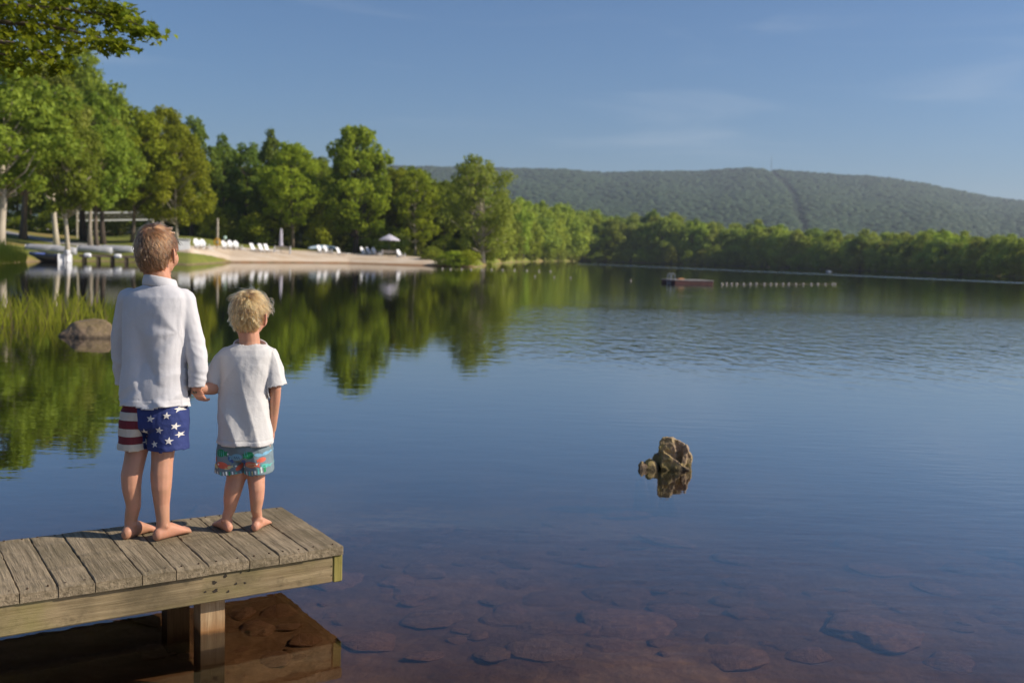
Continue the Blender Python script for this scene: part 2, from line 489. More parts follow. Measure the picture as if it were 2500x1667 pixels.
M_BARK = simple('grey_brown_bark', (.17, .13, .095), .9, .35, 3, .8, 12, .05)
M_BIRCH = simple('pale_bark', (.42, .36, .28), .85, .35, 3, .6, 12, .03)
M_DARKBARK = simple('dark_bark', (.07, .052, .04), .9, .35, 3, .8, 12, .05)

def leaf_cloud(rng, C, Rb, n_each, size, tintA, tintB, flat=.8, shell=(.55, 1.08)):
    """leaf quads round blob centres: vertices, faces, tint per vertex"""
    Vs, Ts = [], []
    for c, rb, n in zip(C, Rb, n_each):
        d = rng.normal(size=(n, 3)); d /= np.linalg.norm(d, axis=1)[:, None]
        rr = rb * rng.uniform(shell[0], shell[1], n) * (1 + .25 * np.sin(d[:, 0] * 5 + c[0] * 9) * np.sin(d[:, 2] * 4 + c[1] * 7))
        p = c + d * rr[:, None] * np.array([1, 1, flat])
        nrm = d * .7 + rng.normal(size=(n, 3)) * .55 + np.array([0, 0, .35])
        nrm /= np.linalg.norm(nrm, axis=1)[:, None]
        a = np.cross(nrm, rng.normal(size=(n, 3))); a /= np.linalg.norm(a, axis=1)[:, None]
        b = np.cross(nrm, a)
        s = size * rng.uniform(.6, 1.35, n)[:, None]
        q = np.stack([p - a * s, p + b * s * .62 + nrm * s * .12, p + a * s, p - b * s * .62 + nrm * s * .12], 1)
        Vs.append(q.reshape(-1, 3))
        mixf = np.clip(rng.normal(.5, .28, n) + .25 * rng.normal(), 0, 1)[:, None]
        col = np.asarray(tintA) * (1 - mixf) + np.asarray(tintB) * mixf
        col = np.concatenate([col, np.ones((n, 1))], 1)
        Ts.append(np.repeat(col, 4, axis=0))
    V = np.vstack(Vs); T = np.vstack(Ts)
    F = np.arange(len(V)).reshape(-1, 4)
    return V, F, T

def crown_radius(t, kind):
    if kind == 'oval': return max(.05, math.sin(math.pi * (.06 + .9 * t ** .85))) ** .75
    if kind == 'broad': return max(.05, math.sin(math.pi * (.10 + .87 * t ** .75))) ** .6
    if kind == 'cone': return max(.05, (1 - t) ** .75 * min(1, .45 + 3.5 * t))
    if kind == 'wide': return max(.05, math.sin(math.pi * (.18 + .80 * t))) ** .6
def tree_proto(seed, kind, base, rad, nblob, leaves, size, tA, tB, lean=0.0, fork=1, r0=.018, blob=(.11, .25)):
    """a tree of height 1: (trunk VF, crown (V,F,T))"""
    rng = np.random.default_rng(seed)
    C, Rb = [], []
    tries = 0
    while len(C) < nblob and tries < 9000:
        tries += 1
        t = rng.uniform(0, 1) ** .9
        er = rad * crown_radius(t, kind)
        a = rng.uniform(0, 2 * math.pi); q = rng.uniform(.25, 1) ** .55 * (1 + .16 * math.sin(a * 3 + t * 9 + seed) + .10 * rng.normal())
        z = base + (1 - base) * (.04 + .93 * t)
        c = np.array([math.cos(a) * er * q + lean * z * z, math.sin(a) * er * q, z])
        rb = rad * rng.uniform(*blob) * (.75 + .5 * crown_radius(t, kind))
        if all(np.linalg.norm((c - o) / (rb + r2)) > .38 for o, r2 in zip(C, Rb)):
            C.append(c); Rb.append(rb)
    C, Rb = np.array(C), np.array(Rb)
    w = Rb ** 2; n_each = np.maximum((leaves * w / w.sum()).astype(int), 12)
    V, F, T = leaf_cloud(rng, C, Rb, n_each, size, tA, tB)
    parts = []
    for k in range(fork):
        a0 = rng.uniform(0, 6.28); sp = 0 if fork == 1 else .10
        tp = []
        for z in np.linspace(-.01, .92, 8):
            zz = max(z, 0)
            tp.append((lean * zz * zz + sp * zz * math.cos(a0 + k * 2.4) + .010 * math.sin(z * 9 + seed + k), sp * zz * math.sin(a0 + k * 2.4) + .010 * math.cos(z * 7 + seed), z))
        rr = [r0 * (1.35 if i == 0 else 1) * (1 - .9 * i / 7) / (1 if fork == 1 else 1.25) for i in range(8)]
        parts.append(tube(tp, rr, 8))
        tp = np.array(tp)
        for j in range(0, len(C), 2 if fork == 1 else 3):
            c = C[(j + k) % len(C)]
            zs = max(base * .9, c[2] - rng.uniform(.10, .22))
            if zs > .88: continue
            s = np.array([np.interp(zs, tp[:, 2], tp[:, 0]), np.interp(zs, tp[:, 2], tp[:, 1]), zs])
            mid = (s + c) / 2 + rng.normal(size=3) * .012 - np.array([0, 0, .015])
            rb0 = r0 * .34 * (1 - zs * .6)
            parts.append(tube([s, mid, c], [rb0, rb0 * .6, rb0 * .25], 5))
    return join(*parts), (V, F, T)

GREEN = ((.17, .23, .028), (.32, .385, .05)); DARK = ((.12, .175, .03), (.23, .295, .05))
YELL = ((.22, .275, .022), (.40, .44, .038)); BRIGHT = ((.205, .285, .022), (.385, .455, .042)); OLIVE = ((.21, .245, .04), (.35, .37, .07))
_protos = {}
def proto(name, seed, kind, base, rad, nblob, leaves, size, tint, bark, leafmat=None, **kw):
    tr, (V, F, T) = tree_proto(seed, kind, base, rad, nblob, leaves, size, tint[0], tint[1], **kw)
    mt = mesh_data('trunk', tr[0], tr[1], True); mt.materials.append(bark)
    mc = mesh_data('crown', V, F); set_attr_col(mc, 'tint', T); mc.materials.append(leafmat or M_LEAF)
    _protos[name] = (mt, mc, rad)
proto('birchA', 11, 'oval', .29, .27, 101, 12210, .0135, GREEN, M_BIRCH, r0=.020)
proto('birchB', 12, 'oval', .31, .25, 87, 10582, .0135, OLIVE, M_BIRCH, r0=.017, lean=.06)
proto('greenA', 13, 'oval', .28, .28, 101, 12210, .014, GREEN, M_BARK, r0=.019)
proto('greenB', 14, 'broad', .28, .32, 92, 12210, .014, GREEN, M_DARKBARK, r0=.022)
proto('yellA', 15, 'oval', .20, .28, 95, 12210, .0135, YELL, M_BARK, r0=.015)
proto('yellB', 16, 'broad', .16, .30, 95, 12210, .0135, YELL, M_BIRCH, r0=.014)
proto('darkA', 17, 'oval', .14, .26, 87, 10582, .014, DARK, M_DARKBARK)
proto('darkB', 18, 'cone', .12, .28, 101, 10582, .014, DARK, M_BARK)
proto('maple', 19, 'broad', .13, .29, 101, 13024, .0155, BRIGHT, M_DARKBARK, r0=.024)
proto('willow', 20, 'wide', .10, .36, 95, 12210, .0145, OLIVE, M_BIRCH, fork=3, lean=-.12, r0=.022)
for k, tint in enumerate((GREEN, BRIGHT, DARK, GREEN, OLIVE, YELL)):
    tint = tuple(tuple(np.array(c) * 1.2) for c in tint)
    proto('far%d' % k, 40 + k, ('broad', 'wide', 'oval')[k % 3], .06, .38, 46, 4200, .028, tint, M_DARKBARK, M_FARLEAF, r0=.02, blob=(.18, .32))
for k, tint in enumerate((OLIVE, GREEN, YELL)):
    tint = tuple(tuple(np.array(c) * 1.1) for c in tint)
    proto('shrub%d' % k, 60 + k, 'wide', .03, .60, 30, 2600, .045, tint, M_DARKBARK, r0=.015, blob=(.22, .4))

def plant_tree(kind, pos, H, halfw, label, group=None, rz=None, name='tree', cat='tree', rng=random.Random(5)):
    mt, mc, rad = _protos[kind]
    t = thing(name, tuple(pos), rng.uniform(0, 6.28) if rz is None else rz, label, cat, group)
    s = halfw / (rad * 1.12)
    t.scale = (s, s, H)
    obj('trunk', mt, None, t); obj('crown', mc, None, t)
    return t

# trees round the beach: (px, distance, row of the top, half width in px, kind, label)
NEAR = [
 (2, 80, 92, 150, 'birchA', 'tall pale-barked tree at the far left edge above the bank'),
 (60, 112, 150, 120, 'greenA', 'tall green tree behind the pale-barked tree at the left edge'),
 (135, 94, 165, 105, 'birchB', 'pale slanting trunk tree growing behind the two upturned white boats'),
 (163, 88, 260, 80, 'birchA', 'pale wavy trunk tree just right of the second upturned boat'),
 (200, 118, 122, 115, 'greenB', 'tallest dark green tree left of the volleyball net'),
 (223, 106, 250, 80, 'birchB', 'slim pale tree standing beside the leaning trunk by the net'),
 (236, 98, 228, 85, 'greenA', 'green tree with a trunk leaning right beside the volleyball net'),
 (252, 110, 205, 95, 'greenB', 'thick dark trunk tree in front of the volleyball net'),
 (325, 112, 250, 95, 'yellA', 'yellow-green tree left of the older boy\'s head'),
 (398, 116, 258, 85, 'yellB', 'yellow-green pale stemmed tree above the older boy\'s head'),
 (430, 112, 300, 80, 'yellB', 'bright yellow-green low-branched tree right of the older boy\'s head'),
 (470, 134, 282, 62, 'darkA', 'dark green tree rising behind the yellow-green trees'),
 (545, 138, 322, 62, 'darkB', 'dark ragged-topped tree left of the closed umbrella'),
 (602, 142, 345, 62, 'darkA', 'dark green tree behind the row of white loungers'),
 (660, 136, 308, 62, 'darkB', 'pointed dark green tree above the closed umbrella'),
 (712, 132, 338, 78, 'yellA', 'green tree with a pale forked stem right of the closed umbrella'),
 (775, 142, 385, 60, 'greenA', 'green tree behind the upturned blue-grey canoe'),
 (866, 135, 300, 88, 'maple', 'big bright maple with thick dark trunk in the middle of the beach'),
 (965, 142, 400, 60, 'yellA', 'yellow-green tree behind the open parasol'),
 (1012, 138, 410, 66, 'yellB', 'yellow-green tree with pale stems right of the open parasol'),
 (1085, 142, 440, 52, 'greenA', 'darker green tree between the parasol trees and the willow'),
 (1178, 130, 382, 98, 'willow', 'drooping willow-like tree leaning over the water at the beach tip'),
]
for px, d, yt, hw, kind, lab in NEAR:
    p = place(px, d)
    H = zat(px, yt, d) - p[2]
    plant_tree(kind, p - np.array([0, 0, .05]), H, hw / 2430.6 * d, lab, 'trees standing round the beach', rng=random.Random(px), rz=(0.3 if kind == 'willow' else None))
# the wood behind the beach: rows of trees one cannot tell apart
rb = random.Random(77)
for row, (d0, n, y0) in enumerate(((150, 20, 400), (172, 18, 395))):
    for k in range(n):
        px = -60 + (1190 + 60) * (k + rb.uniform(.1, .9)) / n
        d = d0 + rb.uniform(-6, 6)
        yt = y0 + rb.uniform(-25, 40) + (-90 if px < 430 else 0) + (35 if px > 980 else 0)
        p = place(px, d)
        plant_tree(rb.choice(['darkA', 'greenA', 'greenB', 'darkB', 'far2', 'far0']), p, zat(px, yt, d) - p[2], rb.uniform(55, 85) / 2430.6 * d,
                   'dark green tree in the wood behind the beach', 'trees in the wood behind the beach', rng=rb)
for k in range(34):
    px = -40 + 1230 * (k + rb.uniform(.1, .9)) / 34
    if px < 330 and k % 2: continue
    d = rb.uniform(131, 146) if px > 420 else rb.uniform(138, 150); p = place(px, d)
    plant_tree(rb.choice(['shrub0', 'shrub1', 'shrub2']), p, rb.uniform(2.6, 4.6) * (.7 if px < 330 else 1), rb.uniform(1.8, 2.8),
               'green shrub in the undergrowth behind the beach', 'shrubs behind the beach', rng=rb, name='shrub', cat='shrub')
BUSH = [(1083, 114, 4.0, 1.3, 'shrub0', 'low green bush at the right end of the sand'),
        (1112, 112.3, 8.0, 1.7, 'shrub2', 'rounded yellow-green bush at the water\'s edge beside the beach tip'),
        (1142, 113, 8.0, 1.5, 'shrub2', 'yellow-green bush overhanging the water under the willow'),
        (1052, 121, 6, 1.6, 'shrub1', 'green bush behind the sand right of the last white chair')]
for px, d, hpx, hw, kind, lab in BUSH:
    p = place(px, d); p[2] = max(p[2], .05)
    plant_tree(kind, p, 1.6 if hpx > 5 else 1.1, hw, lab, 'bushes at the beach tip', name='bush', cat='bush', rng=rb)

# the far shore: front row of single trees along the water, a wood behind them
FT = np.array([(1190, 478), (1255, 484), (1329, 500), (1382, 500), (1467, 514), (1541, 526), (1616, 521), (1680, 530), (1807, 546), (1967, 556), (2073, 572), (2126, 568), (2190, 578), (2254, 562), (2339, 572), (2500, 578), (2700, 585)], float)
zc = {}; px = 1185.0
ORD = ['', 'first', 'second', 'third', 'fourth', 'fifth', 'sixth', 'seventh', 'eighth', 'ninth', 'tenth', 'eleventh', 'twelfth', 'thirteenth', 'fourteenth', 'fifteenth', 'sixteenth', 'seventeenth', 'eighteenth', 'nineteenth', 'twentieth', 'twenty-first', 'twenty-second', 'twenty-third', 'twenty-fourth']
while px < 2560:
    R0 = float(shore_r(math.degrees(az_of(px))))
    d = R0 + rb.uniform(4, 9)
    yt = np.interp(px, FT[:, 0], FT[:, 1]) + rb.uniform(2, 26)
    p = place(px, d)
    H = zat(px, yt, d) - p[2]
    zone = ('far treeline beside the willow' if px < 1560 else 'far treeline behind the raft' if px < 1800 else
            'far treeline above the buoy line' if px < 2100 else 'right end of the far treeline')
    kind = rb.choice(['far0', 'far1', 'far3', 'far4', 'far5', 'far1'] if px < 2050 else ['far0', 'far2', 'far3', 'far4'])
    hw = rb.uniform(28, 42) * (1.45 if px < 1440 else 1) / 2430.6 * d
    zc[zone] = zc.get(zone, 0) + 1
    plant_tree(kind, p, H, hw, '%s front tree from left in the %s' % (ORD[zc[zone]], zone), 'trees in the ' + zone, rng=rb)
    px += rb.uniform(20, 31)
for row in range(2):
    px = 1180.0
    while px < 2580:
        R0 = float(shore_r(math.degrees(az_of(px))))
        d = R0 + 14 + row * 14 + rb.uniform(0, 6)
        yt = np.interp(px, FT[:, 0], FT[:, 1]) + rb.uniform(-10, 12)
        p = place(px, d)
        plant_tree(rb.choice(['far0', 'far1', 'far2', 'far3', 'far4']), p, zat(px, yt, d) - p[2], rb.uniform(30, 45) / 2430.6 * d,
                   'tree crown showing above the front row of the far treeline', 'second row of the far treeline', rng=rb)
        px += rb.uniform(38, 55)
# dense low growth closing the gap under the far crowns
px = 1188.0
while px < 2560:
    R0 = float(shore_r(math.degrees(az_of(px)))); d = R0 + rb.uniform(1.0, 3.5)
    p = place(px, d)
    plant_tree(rb.choice(['shrub0', 'shrub1']), p, rb.uniform(3.5, 6.5), rb.uniform(2.6, 4.0) * d / 330, 'low bush at the foot of the far treeline', 'bushes along the far shore', rng=rb, name='shore_bush', cat='bush')
    px += rb.uniform(22, 40)

# forest covering the far hill: thousands of crowns nobody could count
def hill_forest():
    rng = np.random.default_rng(9)
    dome = []
    for zz, rr in ((-.5, .55), (.0, 1.0), (.55, .8), (.95, .3)):
        a = np.linspace(0, 2 * math.pi, 6, endpoint=False) + zz * 2
        dome.append(np.stack([np.cos(a) * rr, np.sin(a) * rr, np.full(6, zz)], -1))
    DV, DF = loft(dome)
    Vs, Fs, Ts, n = [], [], [], 0
    N = 28000
    for _ in range(N):
        px = rng.uniform(820, 2720); t = rng.uniform(.12, 1.06)
        cut = np.interp(t, [.0, .5, .8, 1.0], [1960, 1925, 1885, 1862]) + 5 * math.sin(t * 11)
        hw = np.interp(t, [0, 1], [18, 10])
        if abs(px - cut) < hw: continue
        c = hill_point(px, t)
        s = rng.uniform(3.5, 9) * (.8 if t > .95 else 1)
        V = DV * np.array([s, s, s * rng.uniform(.30, .5)]) * rng.uniform(.75, 1.2, (len(DV), 1)) + c + np.array([0, 0, 2 + rng.uniform(0, 1.5)])
        Vs.append(V); Fs.append([[i + n for i in f] for f in DF]); n += len(V)
        m_ = min(1, max(0, rng.uniform(0, 1) * .5 + .25 + .6 * noise.noise((px * .006, t * 5, 0))))
        col = np.array((.034, .064, .020)) * (1 - m_) + np.array((.050, .090, .026)) * m_
        Ts.append(np.tile(np.append(col, 1), (len(V), 1)))
    F = [f for b in Fs for f in b]
    me = mesh_data('hill_forest', np.vstack(Vs), F, True)
    set_attr_col(me, 'tint', np.vstack(Ts))
    tag(obj('hill_forest', me, M_HILLLEAF), 'dark green forest covering the far hillside', 'forest', kind='stuff')
hill_forest()
def mast():
    p = hill_point(1863, 1.0)
    h = 26.0; parts = []
    for a in range(3):
        o = np.array([math.cos(a * 2.09), math.sin(a * 2.09), 0]) * .9
        parts.append(tube([o, o * .4 + np.array([0, 0, h])], [.22, .14], 5))
    lat = []
    for i in range(12):
        for a in range(3):
            k0, k1 = 1 - .6 * i / 12, 1 - .6 * (i + 1) / 12
            o0 = np.array([math.cos(a * 2.09), math.sin(a * 2.09), 0]) * .9 * k0 + np.array([0, 0, h * i / 12])
            o1 = np.array([math.cos(a * 2.09 + 2.09), math.sin(a * 2.09 + 2.09), 0]) * .9 * k1 + np.array([0, 0, h * (i + 1) / 12])
            lat.append(tube([o0, o1], .09, 4))
    t = thing('radio_mast', p + np.array([0, 0, 3]), 0, 'thin lattice radio mast on top of the far hill', 'mast')
    ms = simple('mast_steel', (.30, .31, .33), .5, .1, 1, 0)
    for q in parts: mk('mast_leg', q, ms, t)
    mk('lattice', join(*lat), ms, t)
    mk('antenna', tube([(0, 0, h), (0, 0, h + 7)], .12, 5), ms, t)
mast()
# ------------------------------------------------------------------ wooden dock
def wood_material(name, cA, cB, cC, stain=(.10, .09, .05), stain_amt=.5, along=1, green=None, rough=.85, grain=60, bump=.8):
    """grain runs along the local axis `along`"""
    m, nt, N, L, P = newmat(name)
    st = [grain, grain, grain]; st[along] = grain * .045
    v = coord(nt, 'Object', st, jitter=True); w = coord(nt, 'Object', (1, 1, 1), jitter=True)
    g = noise_n(nt, v, 1.0, 6, .65, .4); g2 = noise_n(nt, v, 4.0, 4, .6)
    b = noise_n(nt, w, 3.2, 5, .6); b2 = noise_n(nt, w, 14, 5, .65)
    c = mixc(nt, ramp(nt, g, [(.32, 0.), (.68, 1.)]), cA, cB)
    c = mixc(nt, ramp(nt, g2, [(.5, 0.), (.8, .55)]), c, cC)
    c = mixc(nt, ramp(nt, b, [(.42, 0.), (.66, stain_amt)]), c, stain)
    c = mixc(nt, ramp(nt, b2, [(.56, 0.), (.74, stain_amt * .9)]), c, tuple(np.array(stain) * .8))
    if green: c = mixc(nt, ramp(nt, noise_n(nt, w, 2.1, 4, .6, .6), [(.44, 0.), (.66, .65)]), c, green)
    L.new(c, P.inputs['Base Color'])
    P.inputs['Roughness'].default_value = rough; P.inputs['Specular IOR Level'].default_value = .2
    h = math_n(nt, 'ADD', math_n(nt, 'MULTIPLY', g, .7), math_n(nt, 'ADD', math_n(nt, 'MULTIPLY', g2, .5), math_n(nt, 'MULTIPLY', b2, .4)))
    L.new(bump_n(nt, h, bump, .006), P.inputs['Normal'])
    return m
M_PLANK = wood_material('weathered_deck_plank', (.13, .10, .062), (.42, .33, .215), (.05, .036, .022), (.13, .105, .06), .6, 1, grain=70, bump=1.0)
M_FASCIA = wood_material('algae_stained_side_board', (.19, .135, .07), (.36, .275, .155), (.10, .068, .036), (.09, .07, .04), .75, 0, green=(.21, .185, .06), grain=55, bump=.5)
M_ENDB = wood_material('yellow_green_end_board', (.24, .20, .05), (.36, .30, .09), (.13, .10, .03), (.12, .10, .03), .4, 2, grain=60, bump=.5)
M_POST = wood_material('brown_dock_post', (.30, .19, .10), (.52, .37, .21), (.16, .09, .04), (.20, .10, .04), .5, 2, grain=50, bump=.5)
M_HOLE = simple('dark_knot', (.03, .022, .014), .9, .3, 30, 0)
M_NAIL = simple('rusty_nail', (.09, .055, .035), .6, .3, 60, 0, metal=.6)

DZ = .28
def stain_post(m):
    nt = m.node_tree; P = nt.nodes['Principled BSDF']; src = P.inputs['Base Color'].links[0].from_socket
    sz = node(nt, 'ShaderNodeSeparateXYZ'); nt.links.new(node(nt, 'ShaderNodeTexCoord').outputs['Object'], sz.inputs[0])
    n = noise_n(nt, coord(nt, 'Object'), 30, 4)
    z = math_n(nt, 'ADD', math_n(nt, 'ADD', sz.outputs[2], .30), math_n(nt, 'MULTIPLY', n, .03))
    c = mixc(nt, ramp(nt, z, [(.02, 1.), (.035, 0.)]), mixc(nt, ramp(nt, z, [(.03, .75), (.075, 0.)]), src, (.26, .11, .03)), (.045, .03, .018))
    nt.links.new(c, P.inputs['Base Color'])
stain_post(M_POST)        # rusty band at the waterline, dark algae below it
D_O = np.array([-.669, 3.99, DZ])
D_RZ = math.atan2(.552, .834)
_u = np.array([math.cos(D_RZ), math.sin(D_RZ)]); _v = np.array([-_u[1], _u[0]])
DW = .687
dock = thing('wooden_dock', D_O, D_RZ, 'weathered wooden dock the two boys stand on', 'dock')
def plank_mesh(x0, x1, y0, y1, z0, z1, rng, ny=26):
    """a worn plank: top and sides follow a slightly uneven outline"""
    ys = np.linspace(y0, y1, ny)
    rings = []
    b = .0028
    for i, y in enumerate(ys):
        e = .0007 * rng.normal(); e2 = .0007 * rng.normal(); h = .0010 * rng.normal()
        if i in (0, ny - 1): h -= .004
        X0, X1 = x0 + e, x1 + e2
        rings.append(np.array([(X0, y, z0), (X1, y, z0), (X1, y, z1 - b), (X1 - b, y, z1 + h), ((X0 + X1) / 2, y, z1 + h + .0015), (X0 + b, y, z1 + h), (X0, y, z1 - b)]))
    return loft(rings)
# seams read along the near edge
seams = []
for px in (-260, -170, -50, 47, 141, 231, 345, 428, 508, 607, 679, 750):
    py = 1451 - (1451 - 1329) * px / 837.0
    p = G(px, py, DZ)[:2]
    d = ray(px, py)
    # intersect the pixel column's ground line with the near edge
    seams.append(float(np.dot(p - D_O[:2], _u)))
seams = [seams[0] - .148 * k for k in range(34, 0, -1)] + seams + [0.0]
rng = np.random.default_rng(3)
prng = random.Random(8)
M_NAILS = []
for a, b in zip(seams[:-1], seams[1:]):
    g = .0010 + .0008 * prng.random()
    wdt = (b - a) - 2 * g
    off = .004 * prng.uniform(-1, 1)
    y0, y1 = -.012 + off, DW + .012 + .01 * prng.uniform(-1, 1)
    o = mk('plank', plank_mesh(-wdt / 2, wdt / 2, y0, y1, -.038, .002 * prng.uniform(-1, 1), rng), M_PLANK, dock)
    o.location = ((a + b) / 2, 0, 0)
    for yy in (.022, DW - .022):
        for s in (-.27, .27):
            n = mk('nail', lathe([(.0035, -.01), (.0035, .0015), (.002, .0025)], 7), M_NAIL, o)
            n.location = (wdt * s, yy + .004 * prng.uniform(-1, 1), .0015)
L0 = seams[0]
def board(name, x0, x1, y0, y1, z0, z1, mat, bev=.004):
    V, F = box((x0 + x1) / 2, (y0 + y1) / 2, (z0 + z1) / 2, x1 - x0, y1 - y0, z1 - z0, bev)
    return mk(name, (V, F), mat, dock)
fa = board('side_board', L0, -.042, 0.0, .04, -.150, -.0395, M_FASCIA)
board('side_board', L0, -.042, DW - .04, DW, -.150, -.0395, M_FASCIA)
board('end_board', -.040, 0.0, -.002, DW + .002, -.152, -.0400, M_ENDB)
board('joist', L0, -.05, DW / 2 - .02, DW / 2 + .02, -.14, -.0405, M_FASCIA)
# knots and nail holes in the near side board: (px, py, size)
for px, py, s in ((523, 1421, .009), (550, 1405, .008), (576, 1424, .006), (598, 1422, .005), (526, 1441, .010), (501, 1444, .005), (557, 1443, .006), (608, 1393, .005), (588, 1397, .004),
                  (809, 1382, .003), (809, 1404, .003), (505, 1402, .004)):
    d = ray(px, py)
    # hit the near face of the dock
    n = np.array([_v[0], _v[1], 0.0])
    t = np.dot(D_O - cC, n) / np.dot(d, n)
    q = cC + d * t - D_O
    lx = float(np.dot(q[:2], _u)); lz = float(q[2])
    if not (-.149 < lz < -.041): continue
    pts = [(lx + s * (1 + .35 * math.sin(k * 2.3 + px)) * math.cos(k * .785), -.0012, lz + s * .8 * (1 + .35 * math.cos(k * 1.7 + px)) * math.sin(k * .785)) for k in range(8)]
    rim = [(x, .004, z) for x, _, z in pts]
    V = pts + rim; F = [tuple(range(8))] + [(k, k + 8, (k + 1) % 8 + 8, (k + 1) % 8) for k in range(8)]
    mk('knot', (V, F), M_HOLE, fa)
_pp = G(522, 1540, 0)[:2] - D_O[:2]
plx = float(np.dot(_pp, _u))
for yy in (.098, DW - .098):
    w_ = .047
    rings = [np.array([(-w_, -w_, z), (w_, -w_, z), (w_, w_, z), (-w_, w_, z)]) for z in np.linspace(-1.0, -.0405, 12)]
    po = mk('post', loft(rings), M_POST, dock); po.location = (plx, yy, 0)
for yy, dx in [(y_, x_) for x_ in (1.9, 3.8, 5.4) for y_ in (.098, DW - .098)]:
    po = mk('post', loft([np.array([(-.047, -.047, z), (.047, -.047, z), (.047, .047, z), (-.047, .047, z)]) for z in np.linspace(-1.0, -.0405, 8)]), M_POST, dock)
    po.location = (plx - dx, yy, 0)

# ------------------------------------------------------------------ rocks
def rock_material(name, cA, cB, cC, moss=None, mossz=(.4, .8), scale=8, wet=0.0):
    m, nt, N, L, P = newmat(name)
    v = coord(nt, 'Object', jitter=True)
    a = noise_n(nt, v, scale, 6, .65); b = noise_n(nt, v, scale * 4, 5, .7); c0 = noise_n(nt, v, scale * .5, 3)
    c = mixc(nt, ramp(nt, a, [(.35, 0.), (.65, 1.)]), cA, cB)
    c = mixc(nt, ramp(nt, b, [(.5, 0.), (.75, .7)]), c, cC)
    if moss: c = mixc(nt, ramp(nt, math_n(nt, 'ADD', c0, math_n(nt, 'MULTIPLY', b, .3)), [(mossz[0], 0.), (mossz[1], .85)]), c, moss)
    if wet:                                # dark wet band at the waterline
        sz = node(nt, 'ShaderNodeSeparateXYZ'); L.new(node(nt, 'ShaderNodeTexCoord').outputs['Object'], sz.inputs[0])
        c = mixc(nt, ramp(nt, math_n(nt, 'ADD', sz.outputs[2], math_n(nt, 'MULTIPLY', b, wet * .6)), [(wet * .6, .72), (wet * 1.5, 0.)]), c, (.035, .026, .018))
    L.new(c, P.inputs['Base Color'])
    P.inputs['Roughness'].default_value = .8; P.inputs['Specular IOR Level'].default_value = .3
    L.new(bump_n(nt, math_n(nt, 'ADD', a, math_n(nt, 'MULTIPLY', b, .5)), .9, .02), P.inputs['Normal'])
    return m
M_ROCK = rock_material('brown_rock', (.20, .135, .085), (.37, .27, .18), (.13, .085, .05), (.30, .23, .04), (.60, .85), wet=.03)
M_BOULDER = rock_material('grey_brown_boulder', (.17, .118, .08), (.30, .215, .145), (.09, .06, .04), (.19, .14, .06), (.6, .9), 4, wet=.05)
M_BED = [rock_material('lakebed_stone_%s' % n, *c, scale=5) for n, c in (('red', ((.27, .165, .11), (.42, .27, .185), (.16, .09, .06))), ('brown', ((.22, .14, .085), (.35, .23, .15), (.13, .08, .05))), ('dark', ((.15, .085, .045), (.26, .16, .085), (.08, .045, .025))))]
def hull_rock(pts, seed, sub=4, amp=.02, freq=9.0, ridged=0.0):
    bm = bmesh.new()
    for p in pts: bm.verts.new(p)
    bmesh.ops.convex_hull(bm, input=bm.verts)
    bmesh.ops.triangulate(bm, faces=bm.faces)
    for _ in range(sub):
        bmesh.ops.subdivide_edges(bm, edges=[e for e in bm.edges], cuts=1, use_grid_fill=True, smooth=.18 if _ < 2 else 0)
        bmesh.ops.triangulate(bm, faces=bm.faces)
    bm.normal_update()
    for v in bm.verts:
        q = v.co * freq + Vector((seed * 3.1, seed, 0))
        d = noise.fractal(q, .8, 2.1, 5) * amp - ridged * abs(noise.noise(q * .8 + Vector((5, 5, 5))))
        v.co += v.normal * d
    me = bpy.data.meshes.new('rock'); bm.to_mesh(me); bm.free()
    me.polygons.foreach_set('use_smooth', [True] * len(me.polygons))
    return me
RK = G(1630, 1143, 0)
def rpt(px, py, dy, base=RK):              # picture point of a rock, at the rock's own distance + dy, in the rock's frame
    return tuple(W(px, py, base[1] + dy) - base)
for i, (pts, lab) in enumerate((
    ([(1577, 1125), (1585, 1120), (1600, 1126), (1606, 1140), (1590, 1146), (1578, 1140)], 'small brown rock touching the left side of the jagged rock'),
    ([(1560, 1135), (1566, 1127), (1578, 1133), (1584, 1144), (1570, 1147), (1559, 1142)], 'smallest rock, leftmost of the three by the jagged rock'))):
    c = G(sum(p[0] for p in pts) / len(pts), 1143, 0)
    P3 = [tuple(W(px, py, c[1] + dy) - c) for px, py in pts for dy in (-.035, .05)] + [(-.05, -.05, -.35), (.05, -.05, -.35), (.05, .06, -.35), (-.05, .06, -.35)]
    tag(obj('rock', hull_rock(P3, 7 + i, 3, .008, 22, .008), M_ROCK), lab, 'rock', 'rocks in the shallow water').location = c
BO = G(212, 822, 0)
def bpt(px, py, dy): return tuple(W(px, py, BO[1] + dy) - BO)
bl = hull_rock([bpt(139, 823, .1), bpt(146, 816, -.1), bpt(165, 801, .1), bpt(182, 788, .0), bpt(205, 782, .15), bpt(240, 780, .1), bpt(262, 785, .1), bpt(275, 800, .0), bpt(281, 815, .05), bpt(284, 822, .2),
                bpt(200, 782, .40), bpt(255, 783, .40), bpt(165, 804, .40), bpt(160, 827, -.2), bpt(215, 829, -.28), bpt(268, 828, -.18), (-.5, -.3, -.8), (.5, -.3, -.8), (.5, .6, -.8), (-.5, .6, -.8)], 4, 4, .022, 5, .012)
tag(obj('boulder', bl, M_BOULDER), 'low grey-brown boulder in the water beside the reeds', 'boulder').location = BO

